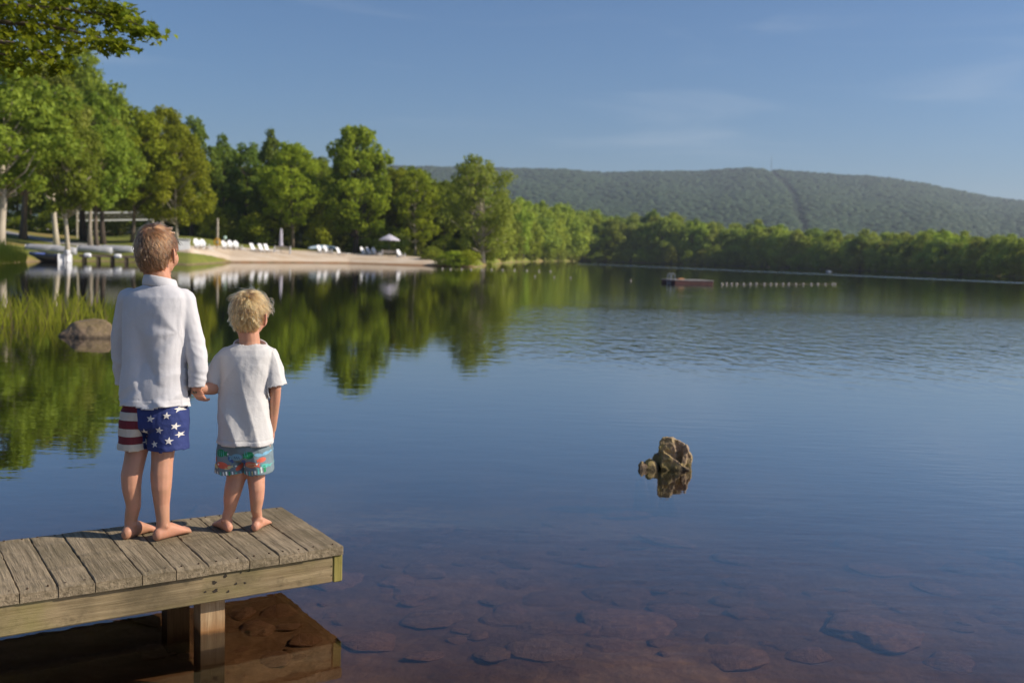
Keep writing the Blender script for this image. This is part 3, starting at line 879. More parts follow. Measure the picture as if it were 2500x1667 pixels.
# stones on the lakebed, seen through the water
def stone_mesh(seed):
    r = random.Random(seed); pts = []
    for k in range(16):
        a = k / 16 * 6.283; rr = 1 + .45 * r.uniform(-1, 1)
        pts.append((math.cos(a) * rr, math.sin(a) * rr * .72, r.uniform(-.1, .1)))
    for k in range(7):
        a = r.uniform(0, 6.28); pts.append((math.cos(a) * .6, math.sin(a) * .42, .26 + r.uniform(-.06, .1)))
    pts += [(math.cos(a) * .8, math.sin(a) * .55, -.4) for a in (0, 1.5, 3, 4.5)]
    return hull_rock(pts, seed, 3, .10, 2.2, .05)
SM = [stone_mesh(s) for s in range(100, 107)]
BIG = [(1530, 1550, 102, .0, 'broad flat reddish stone under the water, largest on the lakebed'), (1212, 1540, 52, .4, 'rounded reddish stone under the water left of the largest stone'),
       (2145, 1578, 105, -.5, 'long reddish stone under the water at the lower right'), (1310, 1560, 44, .9, 'stone under the water between the rounded stone and the largest one'),
       (1390, 1560, 40, .2, 'small pale stone just left of the largest lakebed stone'), (1330, 1620, 70, -.5, 'long slanting stone under the water at the bottom edge'),
       (1490, 1612, 48, .1, 'stone under the water just below the largest stone'), (1650, 1505, 55, .3, 'stone under the water just right of the largest stone'),
       (1780, 1480, 50, -.2, 'flat reddish stone under the water right of the middle'), (1830, 1515, 46, .5, 'smaller stone below the flat reddish one, right of the middle'),
       (1250, 1440, 40, .3, 'stone under the water above the rounded reddish stone'), (1390, 1373, 30, .0, 'small orange stone alone in the bluer water'),
       (1050, 1540, 60, .2, 'stone under the water near the dock corner'), (1010, 1480, 50, -.3, 'pale stone under the water level with the dock underside'),
       (900, 1600, 60, .5, 'brown stone under the water right of the dock reflection')]
TAKEN = []
for px, py, hw, rz, lab in BIG:
    p = G(px, py, -.34); s = hw / 2430.6 * np.linalg.norm(p - cC)
    p[2] = float(hgt(p[0], p[1])) + .05 * s
    o = tag(obj('lakebed_stone', SM[len(TAKEN) % 7], None), lab, 'stone', 'stones on the lakebed')
    if not SM[len(TAKEN) % 7].materials: SM[len(TAKEN) % 7].materials.append(M_BED[len(TAKEN) % 2])
    o.location = p; o.rotation_euler = (0, 0, rz); o.scale = (s, s * 1.25, s * .42)
    TAKEN.append((p[0], p[1], s))
rr = random.Random(31)
n_ = 0
while n_ < 150:
    px, py = rr.uniform(300, 2480), 1250 + 400 * rr.random() ** .8
    if px > 1900 and rr.random() < .5: continue
    p = G(px, py, -.34); s = .035 + .15 * rr.random() ** 2.2
    if any(math.hypot(p[0] - a, p[1] - b) < (s + c) * .85 for a, b, c in TAKEN): continue
    TAKEN.append((p[0], p[1], s)); n_ += 1
    o = obj('lakebed_stone', SM[n_ % 7], None)
    zone = 'under the dock reflection at the lower left' if px < 850 else 'between the dock and the big flat stone' if px < 1500 else 'in the lower right water'
    tag(o, ('small' if s < .1 else 'middle-sized') + ' brown stone on the lakebed ' + zone, 'stone', 'stones on the lakebed ' + zone)
    o.location = (p[0], p[1], float(hgt(p[0], p[1])) + .03 * s); o.rotation_euler = (rr.uniform(-.15, .15), rr.uniform(-.15, .15), rr.uniform(0, 6.3)); o.scale = (s, s * rr.uniform(.8, 1.4), s * rr.uniform(.35, .7))
for i, me in enumerate(SM):
    if not me.materials: me.materials.append(M_BED[i % 3])
# ------------------------------------------------------------------ people
def skin_material(name, base, flush):
    m, nt, N, L, P = newmat(name)
    v = coord(nt, 'Object')
    c = mixc(nt, ramp(nt, noise_n(nt, v, 14, 4), [(.35, 0.), (.7, 1.)]), base, flush)
    L.new(c, P.inputs['Base Color'])
    P.inputs['Roughness'].default_value = .5; P.inputs['Specular IOR Level'].default_value = .35
    P.inputs['Subsurface Weight'].default_value = .12
    P.inputs['Subsurface Radius'].default_value = (1, .35, .2); P.inputs['Subsurface Scale'].default_value = .012
    L.new(bump_n(nt, noise_n(nt, v, 260, 3), .12, .001), P.inputs['Normal'])
    return m
M_SKIN_A = skin_material('tanned_skin', (.44, .225, .135), (.55, .26, .17))
M_SKIN_B = skin_material('fair_tanned_skin', (.48, .245, .15), (.58, .27, .18))
def cloth_material(name, col, weave=700, wr=.25):
    m, nt, N, L, P = newmat(name)
    v = coord(nt, 'Object'); vs = coord(nt, 'Object', (.25, .25, 1.0))
    f = noise_n(nt, v, 7, 4)
    c = np.array(col)
    L.new(mixc(nt, f, tuple(c * .93), tuple(np.minimum(c * 1.05, .9))), P.inputs['Base Color'])
    P.inputs['Roughness'].default_value = .92; P.inputs['Specular IOR Level'].default_value = .15
    P.inputs['Sheen Weight'].default_value = .15
    h = math_n(nt, 'ADD', math_n(nt, 'MULTIPLY', noise_n(nt, v, 55, 4, .6), wr), math_n(nt, 'ADD', math_n(nt, 'MULTIPLY', noise_n(nt, vs, weave, 2), .12), math_n(nt, 'MULTIPLY', noise_n(nt, v, 18, 3), .22)))
    L.new(bump_n(nt, h, .55, .008), P.inputs['Normal'])
    return m
M_SHIRT_A = cloth_material('white_pique_cotton', (.58, .565, .58))
M_SHIRT_B = cloth_material('white_jersey_cotton', (.58, .56, .545), 500, .4)

def capsule(p0, r0, p1, r1, n=14):
    p0, p1 = np.asarray(p0, float), np.asarray(p1, float)
    d = p1 - p0; d /= np.linalg.norm(d) + 1e-9
    s, u = frame_of(d); rings = []
    for k in (-80, -55, -25, 0):
        rings.append(ring(p0 + d * r0 * math.sin(R_(k)), s * r0 * math.cos(R_(k)), -u * r0 * math.cos(R_(k)), n))
    for k in (0, 25, 55, 80):
        rings.append(ring(p1 + d * r1 * math.sin(R_(k)), s * r1 * math.cos(R_(k)), -u * r1 * math.cos(R_(k)), n))
    return loft(rings)
def chain(pr):
    return [capsule(a[0], a[1], b[0], b[1]) for a, b in zip(pr[:-1], pr[1:])]
def ellipsoid(c, ax, ay, az, n=16, m=10):
    rings = []
    for i in range(m):
        t = -math.pi / 2 + math.pi * (i + .35) / (m - .3)
        rings.append(ring(np.asarray(c) + np.asarray(az) * math.sin(t), np.asarray(ax) * math.cos(t), np.asarray(ay) * math.cos(t), n))
    return loft(rings)
def outward(V, F):
    return V, F
def remesh(VFs, voxel, smooth_it, fac=.5):
    V, F = join(*VFs)
    me = mesh_data('tmp', V, F)
    bm = bmesh.new(); bm.from_mesh(me); 
    bmesh.ops.recalc_face_normals(bm, faces=bm.faces); bm.to_mesh(me); bm.free()
    o = bpy.data.objects.new('tmp', me); COL.objects.link(o)
    md = o.modifiers.new('r', 'REMESH'); md.mode = 'VOXEL'; md.voxel_size = voxel; md.use_smooth_shade = True
    ms = o.modifiers.new('s', 'SMOOTH'); ms.factor = fac; ms.iterations = smooth_it
    dg = bpy.context.evaluated_depsgraph_get(); dg.update()
    out = bpy.data.meshes.new_from_object(o.evaluated_get(dg))
    bpy.data.objects.remove(o)
    return out
def mesh_np(me):
    V = np.empty(len(me.vertices) * 3); me.vertices.foreach_get('co', V)
    N = np.empty(len(me.vertices) * 3); me.vertices.foreach_get('normal', N)
    return V.reshape(-1, 3), N.reshape(-1, 3)
def finish_cloth(me, cut, fold, name, mat, parent, origin, thick=.003):
    V, N = mesh_np(me)
    V = V + N * np.array([fold(v) for v in V])[:, None]
    F = []
    for p in me.polygons:
        c = V[list(p.vertices)].mean(axis=0)
        if not cut(c, p.normal): F.append(list(p.vertices))
    me2 = mesh_data(name, V - origin, F, True)
    o = obj(name, me2, mat, parent)
    md = o.modifiers.new('thickness', 'SOLIDIFY'); md.thickness = thick; md.offset = -1
    bvh = BVHTree.FromPolygons([tuple(v) for v in V], F)
    return o, bvh
def nz(x, y, z, k=0.0): return noise.noise((x + k, y - k, z + 2 * k))
def ridge(x, y, z, k=0.0): return 1 - 2.2 * abs(nz(x, y, z, k))
def band_rings(rows, Y, a, tilt=0.0):
    """body rings from picture rows: (py, px centre, half width px, half depth m[, dY])"""
    out = []
    for r in rows:
        py, px, hw, hd = r[:4]; dy = r[4] if len(r) > 4 else 0
        c = W(px, py, Y + dy); m = hw / 2430.6 * (Y + dy)
        out.append(ring(c, np.array([math.cos(a), -math.sin(a), tilt]) * m, np.array([math.sin(a), math.cos(a), 0]) * hd, 28, 2.3))
    return out
def foot(heel, head, L, side):
    """side +1: right foot (big toe on the left)"""
    h = np.array([head[0], head[1], 0]) / math.hypot(*head); w = np.array([h[1], -h[0], 0]); u = np.array([0, 0, 1.0])
    o = np.array([heel[0], heel[1], DZ]); k = L / .19
    P = lambda s, x, z: o + (h * s + w * x + u * z) * k
    parts = []
    rows = [(-.010, .022, .012, .014), (.0, .025, .021, .0245), (.025, .032, .026, .0315), (.055, .036, .0265, .0355), (.085, .031, .029, .0305), (.115, .023, .033, .0225), (.14, .0165, .0355, .016), (.158, .013, .034, .012)]
    parts.append(loft([ring(P(s, .003 * side * (s / .15), z), w * hw * k, u * hh * k, 16) for s, z, hw, hh in rows]))
    for i, (x, s1, r) in enumerate(((-.024, .187, .0115), (-.007, .186, .0085), (.007, .179, .008), (.019, .172, .0075), (.030, .163, .007))):
        parts.append(capsule(P(.135, x * side * .9, .014), r * k * 1.05, P(s1 - .006, x * side, r + .0015), r * k * .95, 10))
    parts.append(ellipsoid(P(.035, .021, .058), w * .010, h * .012, u * .011)); parts.append(ellipsoid(P(.035, -.021, .060), w * .010, h * .012, u * .011))
    return parts, P(.036, 0, .066)
def head_parts(C, f, r, u, k):
    P = lambda x, y, z: C + (r * x + f * y + u * z) * k
    E = lambda x, y, z, a, b, c: ellipsoid(P(x, y, z), r * a * k, f * b * k, u * c * k)
    ps = [E(0, -.010, .025, .072, .089, .080), E(0, .025, -.040, .052, .055, .055), E(.030, .045, -.022, .032, .035, .036), E(-.030, .045, -.022, .032, .035, .036),
          E(0, .066, -.082, .019, .016, .016), E(0, .088, -.012, .009, .012, .013), E(0, .083, .008, .007, .009, .02), E(0, .076, -.048, .020, .009, .006), E(0, .075, -.058, .017, .009, .006),
          E(0, .070, .030, .048, .016, .012)]
    for s in (-1, 1):
        er = r * s * .80 - f * .6; er /= np.linalg.norm(er); ef = np.cross(u, er)
        ec = P(s * .078, -.006, -.014)
        ps.append(ellipsoid(ec, er * .013 * k, ef * .007 * k, u * .030 * k))
        ps.append(ellipsoid(P(s * .082, -.014, -.004), er * .012 * k, ef * .006 * k, u * .021 * k))
        ps.append(ellipsoid(P(s * .074, .002, -.036), er * .008 * k, ef * .007 * k, u * .011 * k))
    return ps
def hand_parts(wr, fwd, side, curl, k, spread=.012, thumb=1):
    """open/curled hand: wrist, direction, side vector (towards the thumb), curl direction"""
    fwd, side, curl = (np.asarray(q, float) / np.linalg.norm(q) for q in (fwd, side, curl))
    wr = np.asarray(wr, float); ps = []
    ps.append(loft([ring(wr + fwd * s * k, side * a * k, curl * b * k, 14) for s, a, b in ((-.012, .015, .013), (.006, .019, .013), (.03, .026, .013), (.05, .027, .012), (.06, .024, .010))]))
    for i, (x, L) in enumerate(((.019, .048), (.0065, .053), (-.0065, .049), (-.019, .039))):
        a = wr + (fwd * .055 + side * x) * k
        b = a + (fwd * .80 + curl * .5) * L * .45 * k
        c = b + (fwd * .15 + curl * .95) * L * .35 * k
        d = c + (-fwd * .55 + curl * .75) * L * .28 * k
        ps += chain([(a, .0072 * k), (b, .0068 * k), (c, .0062 * k), (d, .0055 * k)])
    a = wr + (fwd * .012 + side * .018) * k; b = a + (fwd * .020 + side * .018 + curl * .010) * k; c = b + (fwd * .020 + side * .002 + curl * .014) * k
    ps += chain([(a, .0095 * k), (b, .0082 * k), (c, .0068 * k)])
    return ps
def decal(name, poly, bvh, mat, parent, origin, Y, off=.0016, sub=2, back=False):
    """flat print: a polygon given in picture points, laid on the cloth it belongs to"""
    c = tuple(np.mean(np.array(poly), axis=0))
    pts = [c] + list(poly); n = len(poly)
    bm = bmesh.new(); vs = [bm.verts.new((p[0], p[1], 0)) for p in pts]
    for i in range(n): bm.faces.new((vs[0], vs[1 + i], vs[1 + (i + 1) % n]))
    for _ in range(sub):
        bmesh.ops.subdivide_edges(bm, edges=[e for e in bm.edges], cuts=1, use_grid_fill=True); bmesh.ops.triangulate(bm, faces=bm.faces)
    bm.verts.ensure_lookup_table()
    V = []; ok = []
    for v in bm.verts:
        q = W(v.co.x, v.co.y, Y)
        o = Vector(q); o.y = Y + (.6 if back else -.6)
        hit, nrm, i, d = bvh.ray_cast(o, Vector((0, -1 if back else 1, 0)), .8)
        if hit is None: V.append(None)
        else:
            if (nrm.y > 0) != back: nrm = -nrm
            V.append(np.array(hit) + np.array(nrm) * off)
    F = [[v.index for v in f.verts] for f in bm.faces if all(V[v.index] is not None for v in f.verts)]
    bm.free()
    if not F: return None
    V = [(v if v is not None else origin) - origin for v in V]
    return obj(name, mesh_data(name, np.array(V), F, True), mat, parent)
def hair_material(name, col, rnd=.72):
    m = bpy.data.materials.new(name); m.use_nodes = True
    nt = m.node_tree; nt.nodes.clear()
    out = node(nt, 'ShaderNodeOutputMaterial'); h = node(nt, 'ShaderNodeBsdfHairPrincipled')
    h.model = 'CHIANG'; h.parametrization = 'COLOR'
    hi = node(nt, 'ShaderNodeAttribute', attribute_name='shade')
    c = np.array(col)
    nt.links.new(mixc(nt, hi.outputs['Fac'], tuple(c * (1 - rnd)), tuple(np.minimum(c * (1 + rnd), .95))), h.inputs['Color'])
    h.inputs['Roughness'].default_value = .32; h.inputs['Radial Roughness'].default_value = .4
    nt.links.new(h.outputs[0], out.inputs['Surface'])
    return m
def make_hair(parent, origin, C, f, r, u, k, n, seed, col, capcol, style):
    rng = np.random.default_rng(seed)
    c0 = np.array([0, -.011, .006]); rad = np.array([.0735, .091, .105 if style == 'A' else .099]) * (1.025 if style == 'A' else 1.03)
    def scalp(p):
        x, y, z = p[..., 0], p[..., 1], p[..., 2]
        line = np.where(y < -.034, -.088 if style == 'A' else -.070, np.where(y < .012, np.where(y < -.018, -.03, .012), np.where(y < .045, .012 + (y - .012) * 1.2, .052)))
        return z > line
    # cap under the strands
    th = np.linspace(0, 2 * math.pi, 49); ph = np.linspace(-1.25, math.pi / 2, 33)
    Vc = []
    for b in ph:
        for a in th[:-1]:
            d = np.array([math.cos(b) * math.cos(a), math.cos(b) * math.sin(a), math.sin(b)])
            Vc.append(c0 + d * rad * (1.0 + .02 * nz(d[0] * 4, d[1] * 4, d[2] * 4)))
    Vc = np.array(Vc); Fc = []
    for i in range(32):
        for j in range(48):
            q = [i * 48 + j, i * 48 + (j + 1) % 48, (i + 1) * 48 + (j + 1) % 48, (i + 1) * 48 + j]
            if scalp(Vc[q].mean(axis=0)): Fc.append(q)
    Mx = np.stack([r, f, u], 0) * k
    cap = mk('hair', (Vc @ Mx + C - origin, Fc), simple('hair_base_' + style, capcol, .8, .3, 60, .4, 200, .002), parent, True)
    # strands
    d = rng.normal(size=(n * 4, 3)); d /= np.linalg.norm(d, axis=1)[:, None]
    p = c0 + d * rad
    p = p[scalp(p + rng.normal(size=p.shape) * .004)][:n]
    n = len(p)
    K = np.array([.012, -.055, .088]) if style == 'A' else np.array([.004, -.040, .092])
    nv = np.array([noise.noise_vector(tuple(q * 38 + seed)) for q in p]); nv2 = np.array([noise.noise_vector(tuple(q * 120 + seed)) for q in p])
    top = np.clip((p[:, 2] - .0) / .09, 0, 1); front = np.clip((p[:, 1] - .02) / .06, 0, 1)
    if style == 'A':
        Ln = .014 + .018 * top + .022 * front + .006 * rng.random(n); lift = .16 + .12 * top + .30 * front
    else:
        Ln = .020 + .024 * top + .018 * front + .010 * rng.random(n); lift = .24 + .12 * top + .25 * front
    stray = rng.random(n) < (.02 if style == 'A' else .06)
    Ln = np.where(stray, Ln * 1.25, Ln)
    m = 8; pts = np.zeros((n, m, 3)); pts[:, 0] = p - d[:0].sum()
    q = p.copy(); ds = Ln / (m - 1)
    ph_ = rng.uniform(0, 6.28, n) * .3 + nv2[:, 0] * 6
    for s in range(1, m):
        nn = (q - c0) / rad ** 2; nn /= np.linalg.norm(nn, axis=1)[:, None]
        t = q - K; t -= nn * (t * nn).sum(1)[:, None]; t /= np.linalg.norm(t, axis=1)[:, None] + 1e-6
        sw = np.cross(nn, t); near = np.exp(-np.linalg.norm(q - K, axis=1) / .035)
        t = t + sw * (.25 + 1.4 * near)[:, None] + nv * (.22 if style == 'A' else .38) + nv2 * .13 + np.array([.10, 0, -.35])
        t -= nn * (t * nn).sum(1)[:, None] * .9; t /= np.linalg.norm(t, axis=1)[:, None] + 1e-6
        e = lift * (1 - s / (m - .5)) * 1.3 + np.where(stray, .55, 0)
        dr = t + nn * e[:, None]
        if style == 'B':
            dr += np.cross(t, nn) * (.36 * np.sin(s * 1.1 + ph_))[:, None] + nn * (.14 * np.cos(s * 1.1 + ph_))[:, None]
        dr /= np.linalg.norm(dr, axis=1)[:, None]
        q = q + dr * ds[:, None]
        g = np.linalg.norm((q - c0) / rad, axis=1)
        fix = g < 1.015
        q[fix] = c0 + (q[fix] - c0) / g[fix][:, None] * 1.015
        pts[:, s] = q
    nc = 1000 if style == 'A' else 420
    ci = rng.choice(n, nc, replace=False)
    own = np.array([int(np.argmin(((p[ci] - q_) ** 2).sum(1))) for q_ in p])
    wgt = (np.linspace(0, 1, m) ** 1.1 * .6)[None, :, None]
    lead = pts[ci][own] - p[ci][own][:, None, :] * .35 + p[:, None, :] * .35
    pts = pts * (1 - wgt) + lead * wgt
    ctint = np.clip(rng.normal(.5, .30, nc), 0, 1)
    tint = np.clip(ctint[own] + rng.normal(0, .12, n), 0, 1)
    if style == 'B':                       # loose curls by the right temple
        ex = []
        for i in range(50):
            a = rng.uniform(0, 6.28); b0 = np.array([.071, .03, .045]) + rng.normal(size=3) * np.array([.004, .014, .018])
            w_ = []
            R0 = rng.uniform(.003, .008)
            for s in range(m):
                tt = s / (m - 1) * rng.uniform(3.5, 5.0)
                w_.append(b0 + np.array([R0 * (1 - math.cos(tt)) * .9 + .006 * s / m, R0 * .5 * math.sin(a) * math.sin(tt) + .01 * s / m, R0 * math.sin(tt) * 1.1 - .006 * s / m]))
            ex.append(w_)
        pts = np.concatenate([pts, np.array(ex)]); n += 50; tint = np.concatenate([tint, rng.uniform(.4, 1, 50)])
    Pw = pts.reshape(-1, 3) @ Mx + C - origin
    hc = bpy.data.hair_curves.new('hair_strands'); hc.add_curves([m] * n)
    hc.attributes['position'].data.foreach_set('vector', Pw.astype(np.float32).ravel())
    ra = hc.attributes.get('radius') or hc.attributes.new('radius', 'FLOAT', 'POINT')
    prof = np.array([1, 1, 1, .95, .9, .75, .55, .25]) * (.00075 if style == 'A' else .00065)
    ra.data.foreach_set('value', np.tile(prof, n).astype(np.float32))
    ta = hc.attributes.new('shade', 'FLOAT', 'CURVE'); ta.data.foreach_set('value', tint.astype(np.float32))
    o = bpy.data.objects.new('hair_strands', hc); COL.objects.link(o); o.parent = cap
    hc.materials.append(hair_material('hair_' + style, col))
    return cap
M_EYE = simple('eye', (.8, .8, .8), .2, .05, 5, 0)
def eyes(parent, origin, C, f, r, u, k):
    for s in (-1, 1):
        p = C + (r * s * .030 + f * .066 + u * .012) * k
        mk('eye', ellipsoid(p - origin, r * .011 * k, f * .011 * k, u * .011 * k, 12, 8), M_EYE, parent, True)

# ============================ older boy
OA = np.array([-1.47, 4.03, DZ])
A_ = thing('person', OA, 0, 'taller boy in white long-sleeved shirt and stars-and-stripes shorts, barefoot on dock', 'person', 'boys on the dock')
Y0 = 4.05
def A_body():
    ps = []
    fR, aR = foot((-1.424, 3.962), (.487, .873), .186, 1); fL, aL = foot((-1.553, 3.968), (.36, .93), .186, -1)
    ps += fR + fL
    ps += chain([(W(405, 1005, 4.06), .070), (W(400, 1060, 4.05), .060), (W(398, 1098, 4.04), .0475), (W(396, 1128, 4.025), .0435), (W(394, 1160, 4.01), .0440), (W(394, 1190, 4.0), .0400), (W(395, 1230, 4.0), .0315), (aR + np.array([0, 0, .018]), .0265), (aR - np.array([0, 0, .02]), .0265)])
    ps += chain([(W(345, 1005, 4.06), .070), (W(340, 1060, 4.05), .058), (W(334, 1098, 4.04), .0455), (W(328, 1128, 4.02), .0425), (W(321, 1160, 4.005), .0420), (W(321, 1190, 3.998), .0385), (W(326, 1232, 4.0), .0300), (aL + np.array([0, 0, .018]), .0262), (aL - np.array([0, 0, .02]), .0262)])
    ps.append(loft(band_rings([(1015, 378, 58, .066), (980, 379, 60, .066), (900, 379, 50, .046, .014), (800, 381, 54, .046, .016), (740, 383, 58, .052, .01), (715, 386, 46, .048), (700, 390, 28, .04)], Y0, .2)))
    return ps
hA = R_(14)
fA = np.array([math.sin(hA), math.cos(hA), -.06]); fA /= np.linalg.norm(fA); rA = np.array([math.cos(hA), -math.sin(hA), .03]); rA /= np.linalg.norm(rA); uA = np.cross(rA, fA)
CA = W(385, 617, 4.075)
psA = A_body() + head_parts(CA, fA, rA, uA, 1.0)
psA += chain([(CA - uA * .05 - fA * .022, .050), (W(391, 690, 4.06), .047), (W(390, 715, 4.055), .055)])
# arms inside the sleeves, hands
psA += chain([(W(452, 735, 4.06), .036), (W(473, 830, 4.06), .030), (W(481, 880, 4.05), .028), (W(481, 944, 4.045), .019)])
psA += hand_parts(W(480, 944, 4.05), W(486, 966, 4.07) - W(480, 944, 4.05), (-.9, -.25, .1), (.75, .62, -.15), .86)
psA += chain([(W(316, 735, 4.07), .036), (W(303, 830, 4.09), .030), (W(300, 880, 4.10), .028), (W(306, 940, 4.14), .019)])
psA += hand_parts(W(306, 940, 4.14), (.12, .12, -1), (.3, .9, 0), (.7, -.2, -.1), .86)
meA = remesh(psA, .0042, 4)
VA, _n = mesh_np(meA)
meA.vertices.foreach_set('co', (VA - OA).ravel()); meA.name = 'body'
bodyA = obj('body', meA, M_SKIN_A, A_)
eyes(A_, OA, CA, fA, rA, uA, 1.0)
make_hair(A_, OA, CA, fA, rA, uA, 1.0, 12000, 5, (.21, .088, .034), (.08, .034, .013), 'A')

# shirt
def shirtA():
    rows = [(694, 391, 34, .052, .0), (703, 389, 50, .058, -.004), (712, 386, 68, .070), (724, 384, 77, .082), (745, 383, 80, .090), (785, 381, 79, .097), (840, 379, 77, .100), (895, 378, 76, .102), (945, 378, 78, .106), (975, 378, 79, .109), (1000, 378, 79, .110)]
    ps = [loft(band_rings(rows, Y0, .12))]
    ps += chain([(W(447, 734, 4.06), .050), (W(455, 765, 4.06), .047), (W(463, 796, 4.06), .044), (W(473, 832, 4.06), .0425), (W(481, 870, 4.05), .040), (W(483, 902, 4.045), .034), (W(481, 930, 4.045), .0265), (W(480, 952, 4.045), .022)])
    ps += chain([(W(318, 732, 4.07), .050), (W(308, 765, 4.08), .046), (W(301, 800, 4.09), .044), (W(297, 838, 4.10), .041), (W(298, 880, 4.11), .039), (W(303, 918, 4.13), .034), (W(306, 945, 4.14), .030)])
    return remesh(ps, .0048, 7)
HA = float(W(378, 986, Y0)[2]); NA = float(W(391, 698, Y0)[2])
cuffR = W(480, 943, 4.045); cuffL = W(306, 938, 4.14)
def cutA(c, n):
    if c[2] < HA + .006 * math.sin(c[0] * 40): return abs(c[0] + 1.46) < .145
    if c[2] > NA and np.hypot(c[0] - W(391, 698, Y0)[0], c[1] - Y0) < .058: return True
    if np.linalg.norm(c - cuffR) < .06 and c[2] < cuffR[2] and c[0] > -1.322: return True
    if np.linalg.norm(c - cuffL) < .07 and c[2] < cuffL[2] and (c[0] < -1.592 or c[1] > 4.165): return True
    return False
def foldA(v):
    x, y, z = v
    low = min(1, max(0, (1.02 - z) / .28)); arm = 1.0 if abs(x + 1.46) > .125 else 0.0
    d = .0105 * ridge(x * 9 + z * 3.2, y * 5, z * 1.7, 1.3) * (.35 + low)
    d += .0055 * ridge(x * 9 - z * 13, y * 5, z * 3.5, 7.7) * (.3 + low)
    d += .0009 * nz(x * 45, y * 45, z * 40)
    # pull from the right armpit
    dx, dz = x - (-1.345), z - 1.13
    rr_ = math.hypot(dx, dz); an = math.atan2(dz, dx)
    d += .0025 * math.sin(an * 6 + 1.0) * math.exp(-((rr_ - .08) / .06) ** 2) * (1 - arm)
    dx, dz = x - (-1.60), z - .80
    rr_ = math.hypot(dx, dz); an = math.atan2(dz, dx)
    d += .004 * math.sin(an * 5 + .5) * math.exp(-((rr_ - .09) / .06) ** 2) * (1 - arm)
    if y < 4.03:
        d += -.034 * math.exp(-((x + 1.468 + .22 * (z - .98)) / .040) ** 2) * math.exp(-((z - .985) / .14) ** 2)   # spine hollow
        d += .012 * math.exp(-((z - .785 - .55 * (x + 1.50)) / .017) ** 2) * math.exp(-((x + 1.50) / .050) ** 2)
        d += .010 * math.exp(-((z - .735 + .35 * (x + 1.50)) / .015) ** 2) * math.exp(-((x + 1.475) / .055) ** 2)
        d += .009 * math.exp(-((z - .84 + .7 * (x + 1.40)) / .018) ** 2) * math.exp(-((x + 1.39) / .040) ** 2)
    d += arm * .0045 * ridge(x * 9, y * 9, z * 26 + x * 12, 3.3) * min(1, max(0, (1.16 - z) / .2))
    q_ = min(1, max(0, (z - HA - .05) / .16)); d = max(d, -.005 - .035 * q_ * q_)
    if HA < z < HA + .028: d += .0016
    if HA + .026 < z < HA + .032: d -= .002
    return d - .002
sA, bvSA = finish_cloth(shirtA(), cutA, foldA, 'shirt', M_SHIRT_A, A_, OA, .004)
# standing-and-falling collar
def collar(cpx, cpy, Y, a, rx, ry, h, tilt, fall=.006, n=40):
    c = W(cpx, cpy, Y); t = np.linspace(0, 2 * math.pi, n, endpoint=False)
    prof = [(1.02, 0.0), (1.10, -.004), (1.16, .002), (1.12, h * .5), (1.045, h * .92), (1.0, h), (.95, h * .96), (.93, h * .6), (.94, .0), (.97, -.004)]
    V = []
    for s, z in prof:
        for q in t:
            x, y = math.cos(q) * rx * s, math.sin(q) * ry * s
            V.append(c + np.array([math.cos(a) * x + math.sin(a) * y, -math.sin(a) * x + math.cos(a) * y, z + tilt[0] * x + tilt[1] * y]))
    F = []
    for i in range(len(prof)):
        for k in range(n):
            i2 = (i + 1) % len(prof)
            F.append([i * n + k, i * n + (k + 1) % n, i2 * n + (k + 1) % n, i2 * n + k])
    return np.array(V), F
mk('collar', collar(391, 702, 4.06, .2, .061, .059, .041, (-.10, -.18)), M_SHIRT_A, sA, True, OA)

# shorts: one leg striped, one leg starred
def flag_material():
    m, nt, N, L, P = newmat('striped_and_navy_cotton')
    v = node(nt, 'ShaderNodeTexCoord').outputs['Object']
    sx = node(nt, 'ShaderNodeSeparateXYZ'); L.new(v, sx.inputs[0])
    zb = float(W(330, 1092, Y0)[2]) - DZ
    t = math_n(nt, 'DIVIDE', math_n(nt, 'SUBTRACT', sx.outputs[2], zb), .192)
    RED, WHT = (.14, .02, .03), (.50, .45, .39)  # stripe colours darkened to carry the shade on this leg
    st = ramp(nt, t, [(.0, WHT), (.145, RED), (.31, WHT), (.48, RED), (.66, WHT), (.83, RED)], 'CONSTANT')
    wob = math_n(nt, 'MULTIPLY', math_n(nt, 'SUBTRACT', t, .5), .012)
    side = math_n(nt, 'GREATER_THAN', math_n(nt, 'ADD', sx.outputs[0], wob), float(W(359, 1040, Y0)[0]) - OA[0])
    nb = mixc(nt, noise_n(nt, v, 9, 3), (.022, .034, .125), (.034, .050, .175))
    L.new(mixc(nt, side, st, nb), P.inputs['Base Color'])
    P.inputs['Roughness'].default_value = .75; P.inputs['Specular IOR Level'].default_value = .25
    L.new(bump_n(nt, noise_n(nt, v, 45, 4), .5, .006), P.inputs['Normal'])
    return m
def shortsA():
    ps = [loft(band_rings([(950, 379, 68, .088), (985, 379, 74, .096), (1010, 379, 77, .099), (1035, 378, 77, .097), (1045, 378, 70, .08)], Y0, .12))]
    ps.append(loft(band_rings([(1000, 343, 40, .085), (1030, 338, 37, .087), (1060, 333, 34, .084), (1104, 328, 34, .081)], Y0 - .005, .12)))
    ps.append(loft(band_rings([(1000, 414, 40, .088), (1030, 413, 42, .088), (1060, 411, 44, .086), (1104, 411, 46, .084)], Y0 - .005, .12)))
    return remesh(ps, .0042, 4)
ZA = float(W(380, 1092, Y0)[2])
def cutSA(c, n):
    return (c[2] < ZA + .010 * (c[0] + 1.46) + .0025 * math.sin(c[0] * 55)) or (c[2] > W(379, 965, Y0)[2])
def foldSA(v):
    x, y, z = v
    return .004 * ridge(x * 16, y * 16, z * 7, 4.4) + .0025 * ridge(x * 10 + z * 18, y * 12, z * 18 - x * 10, 8.1) + .001 * nz(x * 60, y * 60, z * 60) + (.0012 if z < ZA + .02 else 0)
shA, bvA = finish_cloth(shortsA(), cutSA, foldSA, 'shorts', flag_material(), A_, OA, .003)
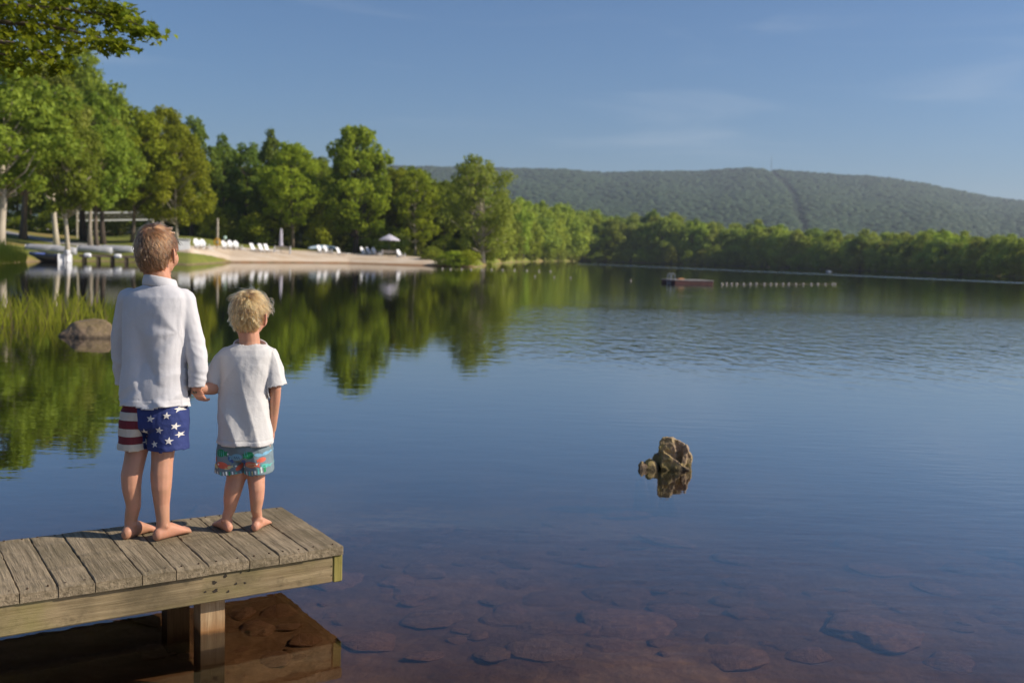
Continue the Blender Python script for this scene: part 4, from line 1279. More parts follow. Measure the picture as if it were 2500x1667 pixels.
M_STAR = simple('white_star_print', (.66, .62, .58), .8, .08, 12, .3, 50, .004)
def star(cx, cy, R0, rot):
    return [(cx + (R0 if k % 2 == 0 else R0 * .40) * math.sin(rot + k * math.pi / 5), cy - (R0 if k % 2 == 0 else R0 * .40) * math.cos(rot + k * math.pi / 5)) for k in range(10)]
for cx, cy, R0, rot in ((390, 1012, 10, .15), (426, 1006, 9, .1), (448, 993, 9, -.1), (373, 1045, 9.5, 0), (409, 1040, 9.5, .25), (442, 1033, 9.5, .3), (397, 1074, 9.5, -.2), (430, 1067, 10, .1), (449, 1054, 8, -.3), (367, 1073, 8, -.4)):
    decal('star', star(cx, cy, R0, rot), bvA, M_STAR, shA, OA, Y0)
for cx, cy, R0, rot in ((395, 1010, 10, .2), (425, 1030, 10, -.2), (440, 1065, 10, .3), (400, 1060, 10, 0)):
    decal('star', star(cx, cy, R0, rot), bvA, M_STAR, shA, OA, Y0, back=True)

# ============================ younger boy
OB = np.array([-1.12, 4.17, DZ])
B_ = thing('person', OB, 0, 'smaller blond boy in white T-shirt and fish-print shorts, barefoot on dock', 'person', 'boys on the dock')
YB = 4.17
hB = R_(12)
fB = np.array([math.sin(hB), math.cos(hB), -.10]); fB /= np.linalg.norm(fB); rB = np.array([math.cos(hB), -math.sin(hB), -.06]); rB -= fB * np.dot(rB, fB); rB /= np.linalg.norm(rB); uB = np.cross(rB, fB)
CB = W(611, 768, 4.185); kB = .925
psB = head_parts(CB, fB, rB, uB, kB)
psB += chain([(CB - uB * .045 - fB * .018, .045), (W(610, 832, 4.17), .042), (W(609, 856, 4.17), .052)])
fR, aR = foot((-1.069, 4.140), (.13, .99), .150, 1); fL, aL = foot((-1.170, 4.118), (-.62, .78), .150, -1)
psB += fR + fL
psB += chain([(W(572, 1085, 4.17), .060), (W(576, 1135, 4.165), .048), (W(577, 1165, 4.16), .0405), (W(570, 1192, 4.145), .0375), (W(565, 1215, 4.145), .0335), (W(561, 1243, 4.145), .0245), (aL + np.array([0, 0, .012]), .0205), (aL - np.array([0, 0, .02]), .021)])
psB += chain([(W(628, 1085, 4.17), .060), (W(625, 1135, 4.165), .046), (W(625, 1165, 4.16), .0375), (W(627, 1192, 4.145), .0340), (W(627, 1215, 4.145), .0305), (W(625, 1243, 4.15), .0235), (aR + np.array([0, 0, .012]), .0205), (aR - np.array([0, 0, .02]), .021)])
psB.append(loft(band_rings([(1100, 598, 50, .07), (1060, 598, 54, .078), (980, 598, 42, .056), (900, 602, 44, .056), (866, 605, 48, .055), (850, 608, 38, .046)], YB, .05)))
psB += chain([(W(655, 872, 4.175), .031), (W(668, 905, 4.175), .028), (W(672, 945, 4.17), .0255), (W(671, 975, 4.185), .0235), (W(667, 1030, 4.21), .0175), (W(665, 1048, 4.22), .016)])
psB += hand_parts(W(665, 1050, 4.22), (-.05, .15, -1), (-.5, .8, 0), (-.8, -.3, -.1), .68)
psB += chain([(W(552, 872, 4.175), .031), (W(538, 905, 4.17), .0285), (W(533, 942, 4.155), .0275), (W(520, 947, 4.13), .0285), (W(503, 948, 4.105), .0265), (W(488, 948, 4.085), .0235)])
psB += hand_parts(W(490, 948, 4.09), W(470, 950, 4.05) - W(490, 948, 4.09), (0, .3, 1), (.1, .9, -.3), .74)
psB.append(ellipsoid(W(476, 949, 4.068), (.020, 0, 0), (0, .018, 0), (0, 0, .026)))
meB = remesh(psB, .0042, 4)
VB, _n = mesh_np(meB)
bvBody = BVHTree.FromPolygons([tuple(v) for v in VB], [list(p.vertices) for p in meB.polygons])
meB.vertices.foreach_set('co', (VB - OB).ravel()); meB.name = 'body'
bodyB = obj('body', meB, M_SKIN_B, B_)
eyes(B_, OB, CB, fB, rB, uB, kB)
make_hair(B_, OB, CB, fB, rB, uB, kB, 9500, 8, (.44, .235, .085), (.18, .09, .032), 'B')
M_INK = simple('faded_tattoo_ink', (.10, .085, .065), .6, .4, 40, 0)
for cx, cy, w_, h_, a in ((486, 951, 2.2, 7, .2), (494, 950, 6, 1.8, .5), (481, 955, 2, 4, -.4), (475, 948, 4, 1.6, -.6), (473, 957, 1.6, 4, .3), (478, 963, 5, 2, .2), (490, 957, 4, 1.5, -.8), (470, 953, 1.4, 3, 0), (484, 945, 1.4, 4, .1)):
    poly = [(cx + w_ * math.cos(t) * math.cos(a) - h_ * math.sin(t) * math.sin(a), cy + w_ * math.cos(t) * math.sin(a) + h_ * math.sin(t) * math.cos(a)) for t in np.linspace(0, 6.283, 9)[:-1]]
    decal('tattoo_mark', poly, bvBody, M_INK, bodyB, OB, 4.09, .0008, 1)
def shirtB():
    rows = [(836, 610, 30, .044, .004), (844, 609, 48, .052, .002), (853, 607, 60, .064), (866, 604, 65, .076), (890, 602, 63, .085), (925, 600, 58, .089), (960, 598, 56, .092), (1000, 597, 58, .096), (1040, 598, 63, .101), (1075, 598, 66, .105), (1098, 598, 66, .106)]
    ps = [loft(band_rings(rows, YB, .05))]
    for a in (((556, 868, 4.175), .040), ((543, 885, 4.175), .040), ((533, 908, 4.17), .041), ((524, 940, 4.16), .0435)),  (((654, 868, 4.175), .040), ((664, 888, 4.175), .040), ((670, 912, 4.17), .041), ((678, 952, 4.165), .0435)):
        ps += chain([(W(*q), r) for q, r in a])
    return remesh(ps, .0046, 6)
HB = float(W(598, 1079, YB)[2]); NB = float(W(609, 845, YB)[2]); neckB = W(609, 845, YB)
slL = W(524, 934, 4.16); slR = W(677, 942, 4.165); axL = W(524, 940, 4.16) - W(540, 890, 4.17); axR = W(678, 952, 4.165) - W(666, 895, 4.17)
def cutB(c, n):
    if abs(c[0] + 1.12) < .128 and c[2] < HB + .004 * math.sin(c[0] * 50): return True
    rr_ = math.hypot((c[0] - neckB[0]) / .066, (c[1] - YB - .012) / .058)
    if rr_ < 1 and c[2] > NB - .03: return True
    if np.linalg.norm(c - slL) < .075 and np.dot(c - slL, axL) > 0 and c[0] < -1.222: return True
    if np.linalg.norm(c - slR) < .075 and np.dot(c - slR, axR) > 0 and c[0] > -1.014: return True
    return False
def foldB(v):
    x, y, z = v
    arm = 1.0 if abs(x + 1.12) > .118 and z > .78 else 0.0
    low = min(1, max(0, (1.06 - z) / .3))
    d = .0105 * ridge(x * 13 + z * 3.4, y * 5, z * 1.3, 2.2) * (.35 + .85 * low)
    d += .0045 * ridge(x * 12 - z * 11, y * 6, z * 2.5, 5.1) * (.5 + .6 * low)
    d += .0009 * nz(x * 48, y * 48, z * 38)
    d += .004 * math.sin((z - .58) * 160) * math.exp(-((z - .59) / .03) ** 2) * math.exp(-((x + 1.18) / .05) ** 2)
    d += arm * .004 * ridge(x * 25, y * 25, z * 10, 3.9)
    q_ = min(1, max(0, (z - HB - .04) / .14)); d = max(d, -.005 - .02 * q_ * q_)
    if HB < z < HB + .02: d += .0012
    if HB + .019 < z < HB + .024: d -= .0018
    return d - .001
sB, bvSB = finish_cloth(shirtB(), cutB, foldB, 'shirt', M_SHIRT_B, B_, OB, .003)
def neckband(c, rx, ry, r, tilt, n=44, m=8):
    V = []
    for i in range(n):
        a = 6.2832 * i / n
        for j in range(m):
            b = 6.2832 * j / m
            q = 1 + r * math.cos(b) / rx
            x, y = math.cos(a) * rx * q, math.sin(a) * ry * q
            V.append(c + np.array([x, y, r * 1.7 * math.sin(b) + tilt[0] * x + tilt[1] * y]))
    F = [[i * m + j, ((i + 1) % n) * m + j, ((i + 1) % n) * m + (j + 1) % m, i * m + (j + 1) % m] for i in range(n) for j in range(m)]
    return np.array(V), F
mk('neckband', neckband(neckB + np.array([.001, .012, .002]), .067, .058, .0052, (-.10, .34)), M_SHIRT_B, sB, True, OB)

def shortsB():
    ps = [loft(band_rings([(1045, 598, 54, .082), (1070, 598, 60, .092), (1090, 597, 63, .096), (1108, 597, 62, .092), (1116, 597, 56, .08)], YB, .05))]
    ps.append(loft(band_rings([(1075, 569, 33, .08), (1100, 567, 34, .085), (1130, 566, 36, .085), (1162, 566, 37, .082)], YB - .003, .05)))
    ps.append(loft(band_rings([(1075, 629, 31, .08), (1100, 631, 31, .085), (1130, 632, 31, .085), (1162, 634, 30, .082)], YB - .003, .05)))
    return remesh(ps, .0042, 3)
ZB = float(W(598, 1149, YB)[2])
def cutSB(c, n): return c[2] < ZB + .006 * (c[0] + 1.12) + .002 * math.sin(c[0] * 60) or c[2] > W(598, 1055, YB)[2]
def foldSB(v):
    x, y, z = v
    return .0035 * ridge(x * 18, y * 18, z * 8, 6.4) + .002 * ridge(x * 14 + z * 20, y * 12, z * 18, 2.1) + (.001 if z < ZB + .015 else 0)
M_SLATE = simple('slate_grey_swim_cloth', (.16, .21, .235), .75, .2, 14, .4, 50, .005)
shB, bvB = finish_cloth(shortsB(), cutSB, foldSB, 'shorts', M_SLATE, B_, OB, .003)
PR = {n: simple('print_' + n, c, .75, .12, 25, .3, 60, .003) for n, c in dict(coral=(.60, .12, .07), green=(.015, .22, .085), sky=(.17, .36, .50), navy=(.02, .03, .09), white=(.62, .66, .64), teal=(.10, .40, .36), sand=(.52, .45, .22), blue=(.05, .10, .28)).items()}
def fish(cx, cy, w_, h_, a, tail=1):
    P0 = [(w_ * math.cos(t), h_ * math.sin(t)) for t in np.linspace(.35, 2 * math.pi - .35, 14)] + [(w_ * 1.35, -h_ * .75), (w_ * 1.2, 0), (w_ * 1.35, h_ * .75)]
    P0 = [(x * tail, y) for x, y in P0]
    if tail < 0: P0 = P0[::-1]
    return [(cx + x * math.cos(a) - y * math.sin(a), cy + x * math.sin(a) + y * math.cos(a)) for x, y in P0]
def bar(x0, y0, x1, y1, w_):
    dx, dy = x1 - x0, y1 - y0; l = math.hypot(dx, dy); nx, ny = -dy / l * w_ / 2, dx / l * w_ / 2
    return [(x0 + nx, y0 + ny), (x1 + nx, y1 + ny), (x1 - nx, y1 - ny), (x0 - nx, y0 - ny)]
lay = 0
def pr(name, poly, col, lvl=0, back=False):
    decal(name, poly, bvB, PR[col], shB, OB, YB, .0009 + .0007 * lvl, 2, back)
for bk in (False, True):
    pr('fish_print', fish(554, 1096, 12, 9, .1), 'green', 0, bk)
    pr('fish_print', fish(592, 1105, 14, 8.5, -.1, -1), 'sky', 0, bk)
    pr('fish_print', fish(557, 1125, 14, 8, .25), 'coral', 0, bk)
    pr('fish_print', fish(577, 1111, 8, 5, 1.0), 'blue', 0, bk)
    pr('fish_print', fish(622, 1101, 11, 9, -.1, -1), 'green', 0, bk)
    pr('fish_print', fish(626, 1124, 16, 7.5, .05), 'coral', 0, bk)
    pr('fish_print', fish(650, 1113, 8, 6, -.2, -1), 'coral', 0, bk)
    pr('fish_print', fish(643, 1101, 9, 4, .1), 'sky', 0, bk)
    pr('fish_print', fish(594, 1133, 8, 5, -.9), 'coral', 0, bk)
    pr('fish_print', fish(537, 1112, 5, 6, 1.2), 'coral', 0, bk)
    pr('fish_print', fish(656, 1128, 7, 5, .3), 'teal', 0, bk)
    pr('fish_print', fish(657, 1099, 6, 4, -.3), 'sky', 0, bk)
    pr('fish_print', fish(571, 1131, 9, 4, -.3), 'sand', 0, bk)
    pr('fish_print', fish(608, 1117, 6, 5, 1.4), 'blue', 0, bk)
    pr('fish_print', fish(540, 1128, 6, 4, .6), 'sand', 0, bk)
for x in (545, 550, 555, 560, 612, 617): pr('stripe_print', bar(x, 1090, x + 1, 1103, 1.6), 'teal', 1)
for x in (588, 593, 598): pr('stripe_print', bar(x, 1103, x + 1.5, 1109, 1.4), 'navy', 1)
for y in (1121, 1124.5, 1128): pr('stripe_print', bar(614, y, 638, y + .5, 1.2), 'sand', 1)
for x, y0, y1, c in ((537, 1138, 1149, 'white'), (545, 1140, 1148, 'white'), (553, 1141, 1150, 'teal'), (560, 1141, 1150, 'white'), (567, 1140, 1150, 'white'), (574, 1140, 1150, 'green'), (581, 1140, 1150, 'white'), (588, 1143, 1151, 'teal'), (596, 1142, 1150, 'sky'),
                     (608, 1141, 1150, 'teal'), (615, 1140, 1149, 'white'), (622, 1140, 1149, 'teal'), (629, 1139, 1148, 'sand'), (636, 1138, 1147, 'white'), (643, 1132, 1146, 'teal'), (649, 1130, 1144, 'white'), (655, 1127, 1143, 'green')):
    pr('reed_print', bar(x, y0, x + 1.5, y1, 3.4), c, 0)
for x, y in ((571, 1098), (548, 1123), (640, 1122), (588, 1128), (608, 1131)): pr('dot_print', [(x + 2.2 * math.cos(t), y + 2.2 * math.sin(t)) for t in np.linspace(0, 6.28, 7)[:-1]], 'white', 1)
# ------------------------------------------------------------------ beach furniture
M_WHITE = simple('white_painted_wood', (.74, .74, .74), .55, .08, 3, .1, 20, .004)
M_OFFW = simple('weathered_white_plastic', (.62, .62, .63), .6, .12, 4, .1, 20, .004)
M_GREYW = simple('grey_bench_wood', (.42, .35, .28), .8, .25, 5, .3, 20, .01)
M_BENCHF = simple('pale_grey_bench_frame', (.55, .54, .54), .7, .15, 4, .1, 20, .005)
M_CANVAS = simple('pale_lilac_canvas', (.52, .49, .55), .85, .12, 4, .2, 10, .02)
M_DARKM = simple('dark_metal', (.06, .065, .07), .5, .2, 4, 0)
M_ALU = simple('dull_aluminium', (.34, .36, .38), .45, .15, 3, .1, 10, .01, metal=.4)
M_HULL = simple('dark_boat_hull', (.055, .05, .05), .5, .3, 3, .1, 10, .01)
M_BLUE = simple('blue_tarp', (.05, .10, .42), .6, .2, 5, .3, 12, .02)
M_YELLOW = simple('yellow_lifebuoy', (.70, .38, .03), .5, .1, 5, 0)
M_BUOY = simple('white_buoy', (.58, .50, .42), .45, .1, 10, 0)
M_REDW = simple('red_brown_raft_side', (.075, .026, .024), .7, .3, 3, .2, 10, .01)
M_ROPE = simple('pale_rope', (.45, .42, .36), .9, .2, 20, 0)
M_DOCKW = simple('old_dock_timber', (.16, .12, .085), .9, .3, 3, .4, 15, .01)
M_NET = simple('white_net_tape', (.70, .70, .68), .8, .1, 4, 0)
M_POLEW = simple('pale_wood_pole', (.50, .44, .34), .8, .2, 3, .2, 15, .01)
def pl(px, s):
    a = math.degrees(az_of(px))
    return place(px, float(shore_r(a)) + s)
FACE = math.atan2(-.62, .78) - math.pi / 2           # local +Y turned towards the right and the water
def chair_meshes():
    out = []
    t = np.linspace(0, 2 * math.pi, 22, endpoint=False)
    ax = np.array([0, -.50, .86]) / np.linalg.norm([0, -.50, .86])
    c = np.array([0, -.33, .62]); nrm = np.array([0, ax[2], -ax[1]])
    prof = np.stack([np.cos(t) * .30 * (1 - .18 * (np.sin(t) < 0) * np.abs(np.sin(t))), np.sin(t) * .46], -1)
    R1 = c + prof[:, :1] * np.array([1, 0, 0]) + prof[:, 1:] * ax
    out.append(('backrest', loft([R1 - nrm * .014, R1 + nrm * .014])))
    seat = join(*[xf(box(0, 0, 0, .56, .088, .022, .004), (0, -.16 + k * .095, .27 + k * .018), rx=.19) for k in range(6)])
    out.append(('seat', seat))
    for s in (-1, 1):
        out.append(('armrest', box(s * .33, 0, .56, .11, .80, .024, .006)))
        out.append(('leg', box(s * .31, .36, .275, .035, .09, .548, .004)))
        out.append(('leg', xf(box(0, 0, 0, .03, .95, .10, .004), (s * .285, -.12, .20), rx=.32)))
    return [(n, mesh_data(n, v, f)) for n, (v, f) in out]
def lounger_meshes():
    out = [('backrest', xf(box(0, 0, 0, .64, .03, .86, .006), (0, -.42, .62), rx=.48)),
           ('seat', box(0, .40, .32, .64, 1.3, .035, .006))]
    for s in (-1, 1):
        out.append(('side_rail', box(s * .335, .35, .30, .03, 1.45, .06, .004)))
        for y in (-.30, .95): out.append(('leg', box(s * .325, y, .135, .045, .05, .27, .004)))
    out.append(('backrest_strut', join(tube([(-.25, -.52, .75), (-.25, -.30, .29)], .012, 5), tube([(.25, -.52, .75), (.25, -.30, .29)], .012, 5))))
    return [(n, mesh_data(n, v, f)) for n, (v, f) in out]
def stool_meshes():
    out = [('top', xf(box(0, 0, 0, .55, .42, .03, .006), (0, 0, .32), rx=-.12))] + [('leg', box(sx * .22, sy * .16, .15, .035, .05, .31, .004)) for sx in (-1, 1) for sy in (-1, 1)]
    return [(n, mesh_data(n, v, f)) for n, (v, f) in out]
CH, LO, ST = chair_meshes(), lounger_meshes(), stool_meshes()
def put(name, meshes, p, rz, mat, label, cat, group, sc=1.0):
    t = thing(name, p + np.array([0, 0, .028]), rz, label, cat, group); t.scale = (sc, sc, sc)
    for n, me in meshes: obj(n, me, mat, t)
    return t
CHAIRS = [(485, 12, 'leftmost white oval-backed chair on the beach, by the grassy edge'), (499, 12, 'second white oval-backed chair from the left, beside the leftmost one'),
          (552, 12, 'white oval-backed chair just right of the lifebuoy post, left of three'), (566, 12, 'middle white oval-backed chair of the three right of the lifebuoy post'),
          (580, 11.6, 'right white oval-backed chair of the three beside the loungers'), (784, 11, 'left white oval-backed chair of the pair before the grey canoe'),
          (800, 11, 'right white oval-backed chair of the pair before the grey canoe'), (890, 10.5, 'left white oval-backed chair of three by the open parasol'),
          (904, 10.5, 'middle white oval-backed chair of three by the open parasol'), (917, 10.5, 'right white oval-backed chair of three, next to the parasol bench'),
          (979, 8.5, 'single white oval-backed chair right of the parasol bench')]
rc = random.Random(4)
for px, s, lab in CHAIRS:
    put('beach_chair', CH, pl(px, s), FACE + rc.uniform(-.18, .18), M_WHITE, lab, 'chair', 'white oval-backed beach chairs', 1.06)
for px, s, lab in ((513, 11.4, 'low white footstool beside the leftmost chairs'), (592, 11.2, 'low white footstool between the chairs and the loungers'), (812, 10.4, 'low white footstool right of the chair pair by the canoe'), (928, 9.8, 'low white footstool before the parasol bench')):
    put('footstool', ST, pl(px, s), FACE, M_WHITE, lab, 'footstool', 'white footstools', 1.0)
for px, s, lab in ((624, 9.5, 'left white reclining lounger of the three beside the bench'), (644, 9.3, 'middle white reclining lounger of the three beside the bench'), (658, 9.3, 'right white reclining lounger touching the bench end'), (833, 8.5, 'single white reclining lounger between the chair groups')):
    put('lounger', LO, pl(px, s), FACE + .35 + rc.uniform(-.1, .1), M_WHITE, lab, 'lounger', 'white loungers', 1.0)
def bench(px, s, w_, lab):
    t = thing('bench', pl(px, s) + np.array([0, 0, .028]), math.pi + .06, lab, 'bench', 'grey wooden beach benches')
    for k in (-1, 1):
        mk('end_frame', join(box(k * w_ / 2, -.25, .46, .12, .10, .92, .01), box(k * w_ / 2, .25, .31, .12, .10, .62, .01), box(k * w_ / 2, 0, .62, .12, .62, .07, .01)), M_BENCHF, t)
    for z, y in ((.55, -.22), (.68, -.24), (.81, -.26)): mk('back_slat', box(0, y, z, w_ - .12, .03, .10, .006), M_GREYW, t)
    for y in (-.15, -.03, .09, .21): mk('seat_slat', box(0, y, .43, w_ - .12, .10, .03, .006), M_GREYW, t)
bench(689, 8.6, 1.75, 'grey wooden bench at the right end of the loungers under closed umbrella')
bench(951, 9.0, 1.85, 'grey wooden bench under the open parasol')
def parasol_open():
    p = pl(950, 10.6)
    t = thing('open_parasol', p + np.array([0, 0, .03]), .2, 'open pale lilac parasol over the bench at the right of the beach', 'parasol')
    n = 8; Rp, zt, zb = 1.28, 2.78, 2.12
    V = [(0, 0, zt)]; 
    for j, q in enumerate((.35, .7, 1.0)):
        for k in range(n * 2):
            a = k * math.pi / n; r = Rp * q * (1 if k % 2 == 0 else .95)
            V.append((r * math.cos(a), r * math.sin(a), zt - (zt - zb) * (q ** 1.15) - (0 if k % 2 == 0 else -.03 * q)))
    F = [[0, 1 + k, 1 + (k + 1) % (2 * n)] for k in range(2 * n)]
    for j in range(2):
        for k in range(2 * n):
            F.append([1 + j * 2 * n + k, 1 + (j + 1) * 2 * n + k, 1 + (j + 1) * 2 * n + (k + 1) % (2 * n), 1 + j * 2 * n + (k + 1) % (2 * n)])
    c = mk('canopy', (V, F), M_CANVAS, t); c.modifiers.new('t', 'SOLIDIFY').thickness = .012
    val = []
    for k in range(2 * n):
        a = k * math.pi / n; r = Rp * (1 if k % 2 == 0 else .95); z = zb + (0 if k % 2 == 0 else .03)
        val.append([(r * math.cos(a), r * math.sin(a), z), (r * 1.005 * math.cos(a), r * 1.005 * math.sin(a), z - .14)])
    vv = [q for w_ in val for q in w_]; ff = [[2 * k, 2 * k + 1, (2 * k + 3) % (4 * n), (2 * k + 2) % (4 * n)] for k in range(2 * n)]
    b = mk('valance', (vv, ff), M_CANVAS, t); b.modifiers.new('t', 'SOLIDIFY').thickness = .01
    mk('pole', tube([(0, 0, 0), (0, 0, 2.8)], .028, 8), M_DARKM, t)
    mk('finial', lathe([(.02, 2.76), (.04, 2.80), (.035, 2.86), (.01, 2.90)], 8), M_DARKM, t)
    for k in range(n):
        a = k * 2 * math.pi / n
        mk('rib', tube([(.03 * math.cos(a), .03 * math.sin(a), 2.25), (Rp * .55 * math.cos(a), Rp * .55 * math.sin(a), 2.40)], .010, 4), M_DARKM, t)
parasol_open()
def parasol_closed():
    t = thing('closed_umbrella', pl(686, 9.6) + np.array([0, 0, .03]), 0, 'closed tiered pale lilac umbrella standing behind the bench', 'umbrella')
    mk('pole', tube([(0, 0, 0), (0, 0, 2.75)], .028, 8), M_DARKM, t)
    for k in range(6):
        z = .85 + k * .28; r = .24 - .016 * k
        rings = []
        for q, dz in ((.55, .30), (.8, .16), (1.0, 0.0), (.93, -.02)):
            a = np.linspace(0, 2 * math.pi, 20, endpoint=False)
            rr_ = r * q * (1 + .13 * np.cos(a * 6 + k))
            rings.append(np.stack([rr_ * np.cos(a), rr_ * np.sin(a), np.full(20, z + dz)], -1))
        mk('tier', loft(rings), M_CANVAS, t)
    mk('top', lathe([(.12, 2.50), (.15, 2.56), (.12, 2.66), (.05, 2.76), (.015, 2.80)], 12), M_CANVAS, t)
parasol_closed()
def lifebuoy_post():
    p = pl(531, 13.5)
    t = thing('lifebuoy_post', p + np.array([0, 0, .02]), 0, 'tall pale post carrying a yellow lifebuoy behind the left chairs', 'post')
    mk('post', box(0, 0, 1.6, .17, .17, 3.2, .015), M_POLEW, t)
    V, F = neckband(np.zeros(3), .30, .30, .075, (0, 0), 24, 8)
    V = np.stack([V[:, 0], V[:, 2] * .6 - .14, V[:, 1] + .78], -1)
    mk('lifebuoy', (V, F), M_YELLOW, t, True)
    mk('bracket', box(0, -.10, .95, .06, .08, .05), M_DARKM, t)
lifebuoy_post()
def lamp_post():
    t = thing('marker_post', pl(549, 13.0) + np.array([0, 0, .02]), 0, 'short post with a pale green round head behind the second chair group', 'post')
    mk('stake', box(0, 0, .55, .08, .08, 1.1, .01), M_POLEW, t)
    mk('head', lathe([(.06, 1.08), (.16, 1.14), (.20, 1.27), (.16, 1.40), (.05, 1.46)], 12), simple('pale_green_paint', (.40, .55, .45), .6, .1, 5, 0), t)
lamp_post()
def shed():
    t = thing('storage_box', pl(449, 11.0) + np.array([0, 0, .02]), .35, 'white storage box with sloping lid beside the older boy\'s head', 'box')
    mk('body', box(0, 0, .42, 1.0, .8, .84, .02), M_WHITE, t)
    mk('lid', xf(box(0, 0, 0, 1.12, .92, .05, .01), (0, 0, .93), rx=-.16), M_WHITE, t)
    mk('hinge', join(box(-.3, .41, .84, .08, .03, .06), box(.3, .41, .84, .08, .03, .06)), M_DARKM, t)
shed()

# ------------------------------------------------------------------ boats
def hull(Lh, Wd, H, n=14, m=11, open_top=True):
    rings = []
    for i in range(n):
        t = i / (n - 1)
        wv = Wd / 2 * (math.sin(math.pi * min(1, .20 + t * .72)) ** .6 if t < .97 else .5) * (1 if t > .08 else .25 + t * 9)
        wv = Wd / 2 * min(1, (t / .45) ** .6 + .03) * (1 - .12 * max(0, t - .6) / .4)
        keel = .20 * H * (1 - min(1, t / .3)) ** 2; sheer = H * (1 + .28 * (1 - t) ** 2.2)
        pts = []
        for j in range(m):
            a = -math.pi / 2 + math.pi * j / (m - 1)
            pts.append((wv * math.sin(a) * 1.0, -Lh / 2 + Lh * t, keel + (sheer - keel) * (1 - abs(math.cos(a)) ** .6)))
        rings.append(np.array(pts))
    V = np.vstack(rings); F = []
    for i in range(n - 1):
        for j in range(m - 1):
            F.append([i * m + j, i * m + j + 1, (i + 1) * m + j + 1, (i + 1) * m + j])
    F.append([(n - 1) * m + j for j in range(m)])
    return V, F
def rowboat():
    a = G(74, 636, 0); b = G(158, 640, 0)
    c = (a + b) / 2; d = b - a
    rz = math.atan2(d[1], d[0]) - math.pi / 2
    Lh = float(np.linalg.norm(d)); t = thing('motor_boat', c + np.array([0, 0, -.12]), rz, 'dark open boat with blue tarps and white outboard motor moored at the left bank', 'boat')
    h = mk('hull', hull(Lh, 1.3, .62), M_HULL, t, True); h.modifiers.new('t', 'SOLIDIFY').thickness = .03
    mk('transom', box(0, Lh / 2 + .02, .42, 1.16, .05, .60, .01), M_OFFW, t)
    for k, y in enumerate((-.25, .15, .33)): mk('thwart', box(0, y * Lh, .50, 1.05, .26, .035, .006), M_ALU, t)
    mk('tarp', xf(box(0, 0, 0, .9, .8, .10, .05), (0, -.30 * Lh, .68)), M_BLUE, t); mk('tarp', xf(box(0, 0, 0, .8, .7, .12, .05), (0, .40 * Lh, .66)), M_BLUE, t)
    mo = mk('outboard_motor', join(box(0, Lh / 2 + .30, .86, .34, .46, .34, .06), box(0, Lh / 2 + .26, .45, .14, .18, .55, .03), box(0, Lh / 2 + .30, .14, .10, .26, .14, .03)), M_OFFW, t)
    mk('tiller', tube([(0, Lh / 2 + .1, .86), (.05, Lh / 2 - .5, .92)], .02, 6), M_DARKM, mo)
    mk('gunwale', join(*[tube([hull(Lh, 1.3, .62)[0][i * 11 + j] for i in range(14)], .025, 5) for j in (0, 10)]), M_ALU, t)
rowboat()
def upturned(px, d, Lh, mat, lab, rz, w_=1.25):
    p = place(px, d)
    t = thing('upturned_rowboat', p + np.array([0, 0, .04]), rz, lab, 'boat', 'upturned rowboats on the bank')
    V, F = hull(Lh, w_, .52); V = V * np.array([1, 1, -1]) + np.array([0, 0, .62])
    h = mk('hull', (V, [f[::-1] for f in F]), mat, t, True); h.modifiers.new('t', 'SOLIDIFY').thickness = .03
    mk('keel', tube([(0, -Lh / 2 + .25, .58), (0, 0, .63), (0, Lh / 2, .635)], .03, 6), mat, t)
    mk('transom_rim', box(0, Lh / 2 + .012, .34, w_ * .82, .03, .5, .01), M_OFFW, t)
_ur = -1.75
M_LILAC = simple('weathered_lilac_grey_hull', (.40, .40, .43), .6, .15, 2, .1, 10, .01)
for px, d, lab in ((112, 91, 'upturned white rowboat on the bank above the moored boat, leftmost of four'), (145, 90.5, 'upturned white rowboat second from the left, beside the wavy pale trunk'),
                   (235, 95.5, 'upturned white rowboat with a reddish patch, third from the left by the leaning trunk'), (290, 97, 'upturned white rowboat rightmost of four, beside the small dock')):
    upturned(px, d, 3.0, M_LILAC, lab, _ur + rc.uniform(-.1, .1) + math.pi)
def canoe():
    a, b = pl(757, 17), pl(824, 19)
    c = (a + b) / 2; d = b - a
    t = thing('canoe', c + np.array([0, 0, .35]), math.atan2(d[1], d[0]) - math.pi / 2, 'upturned blue-grey canoe on a rack behind the chair pair', 'canoe')
    Lh = float(np.linalg.norm(d[:2])) + .8
    rings = []
    for i in range(15):
        u = -1 + 2 * i / 14; wv = .46 * (1 - u * u) ** .7 + .01; zz = .18 * u * u
        rings.append(np.array([(wv * math.cos(q), u * Lh / 2, .05 - zz + .42 * math.sin(q) * (1 - .35 * u * u)) for q in np.linspace(0, math.pi, 9)]))
    V = np.vstack(rings); F = [[i * 9 + j, i * 9 + j + 1, (i + 1) * 9 + j + 1, (i + 1) * 9 + j] for i in range(14) for j in range(8)]
    h = mk('hull', (V, F), simple('blue_grey_canoe', (.20, .27, .34), .5, .15, 3, 0), t, True); h.modifiers.new('t', 'SOLIDIFY').thickness = .02
    for y in (-1, 1): mk('rack', join(box(-.45, y, -.16, .07, .07, .40), box(.45, y, -.16, .07, .07, .40), box(0, y, .02, 1.0, .07, .06)), M_DOCKW, t)
canoe()
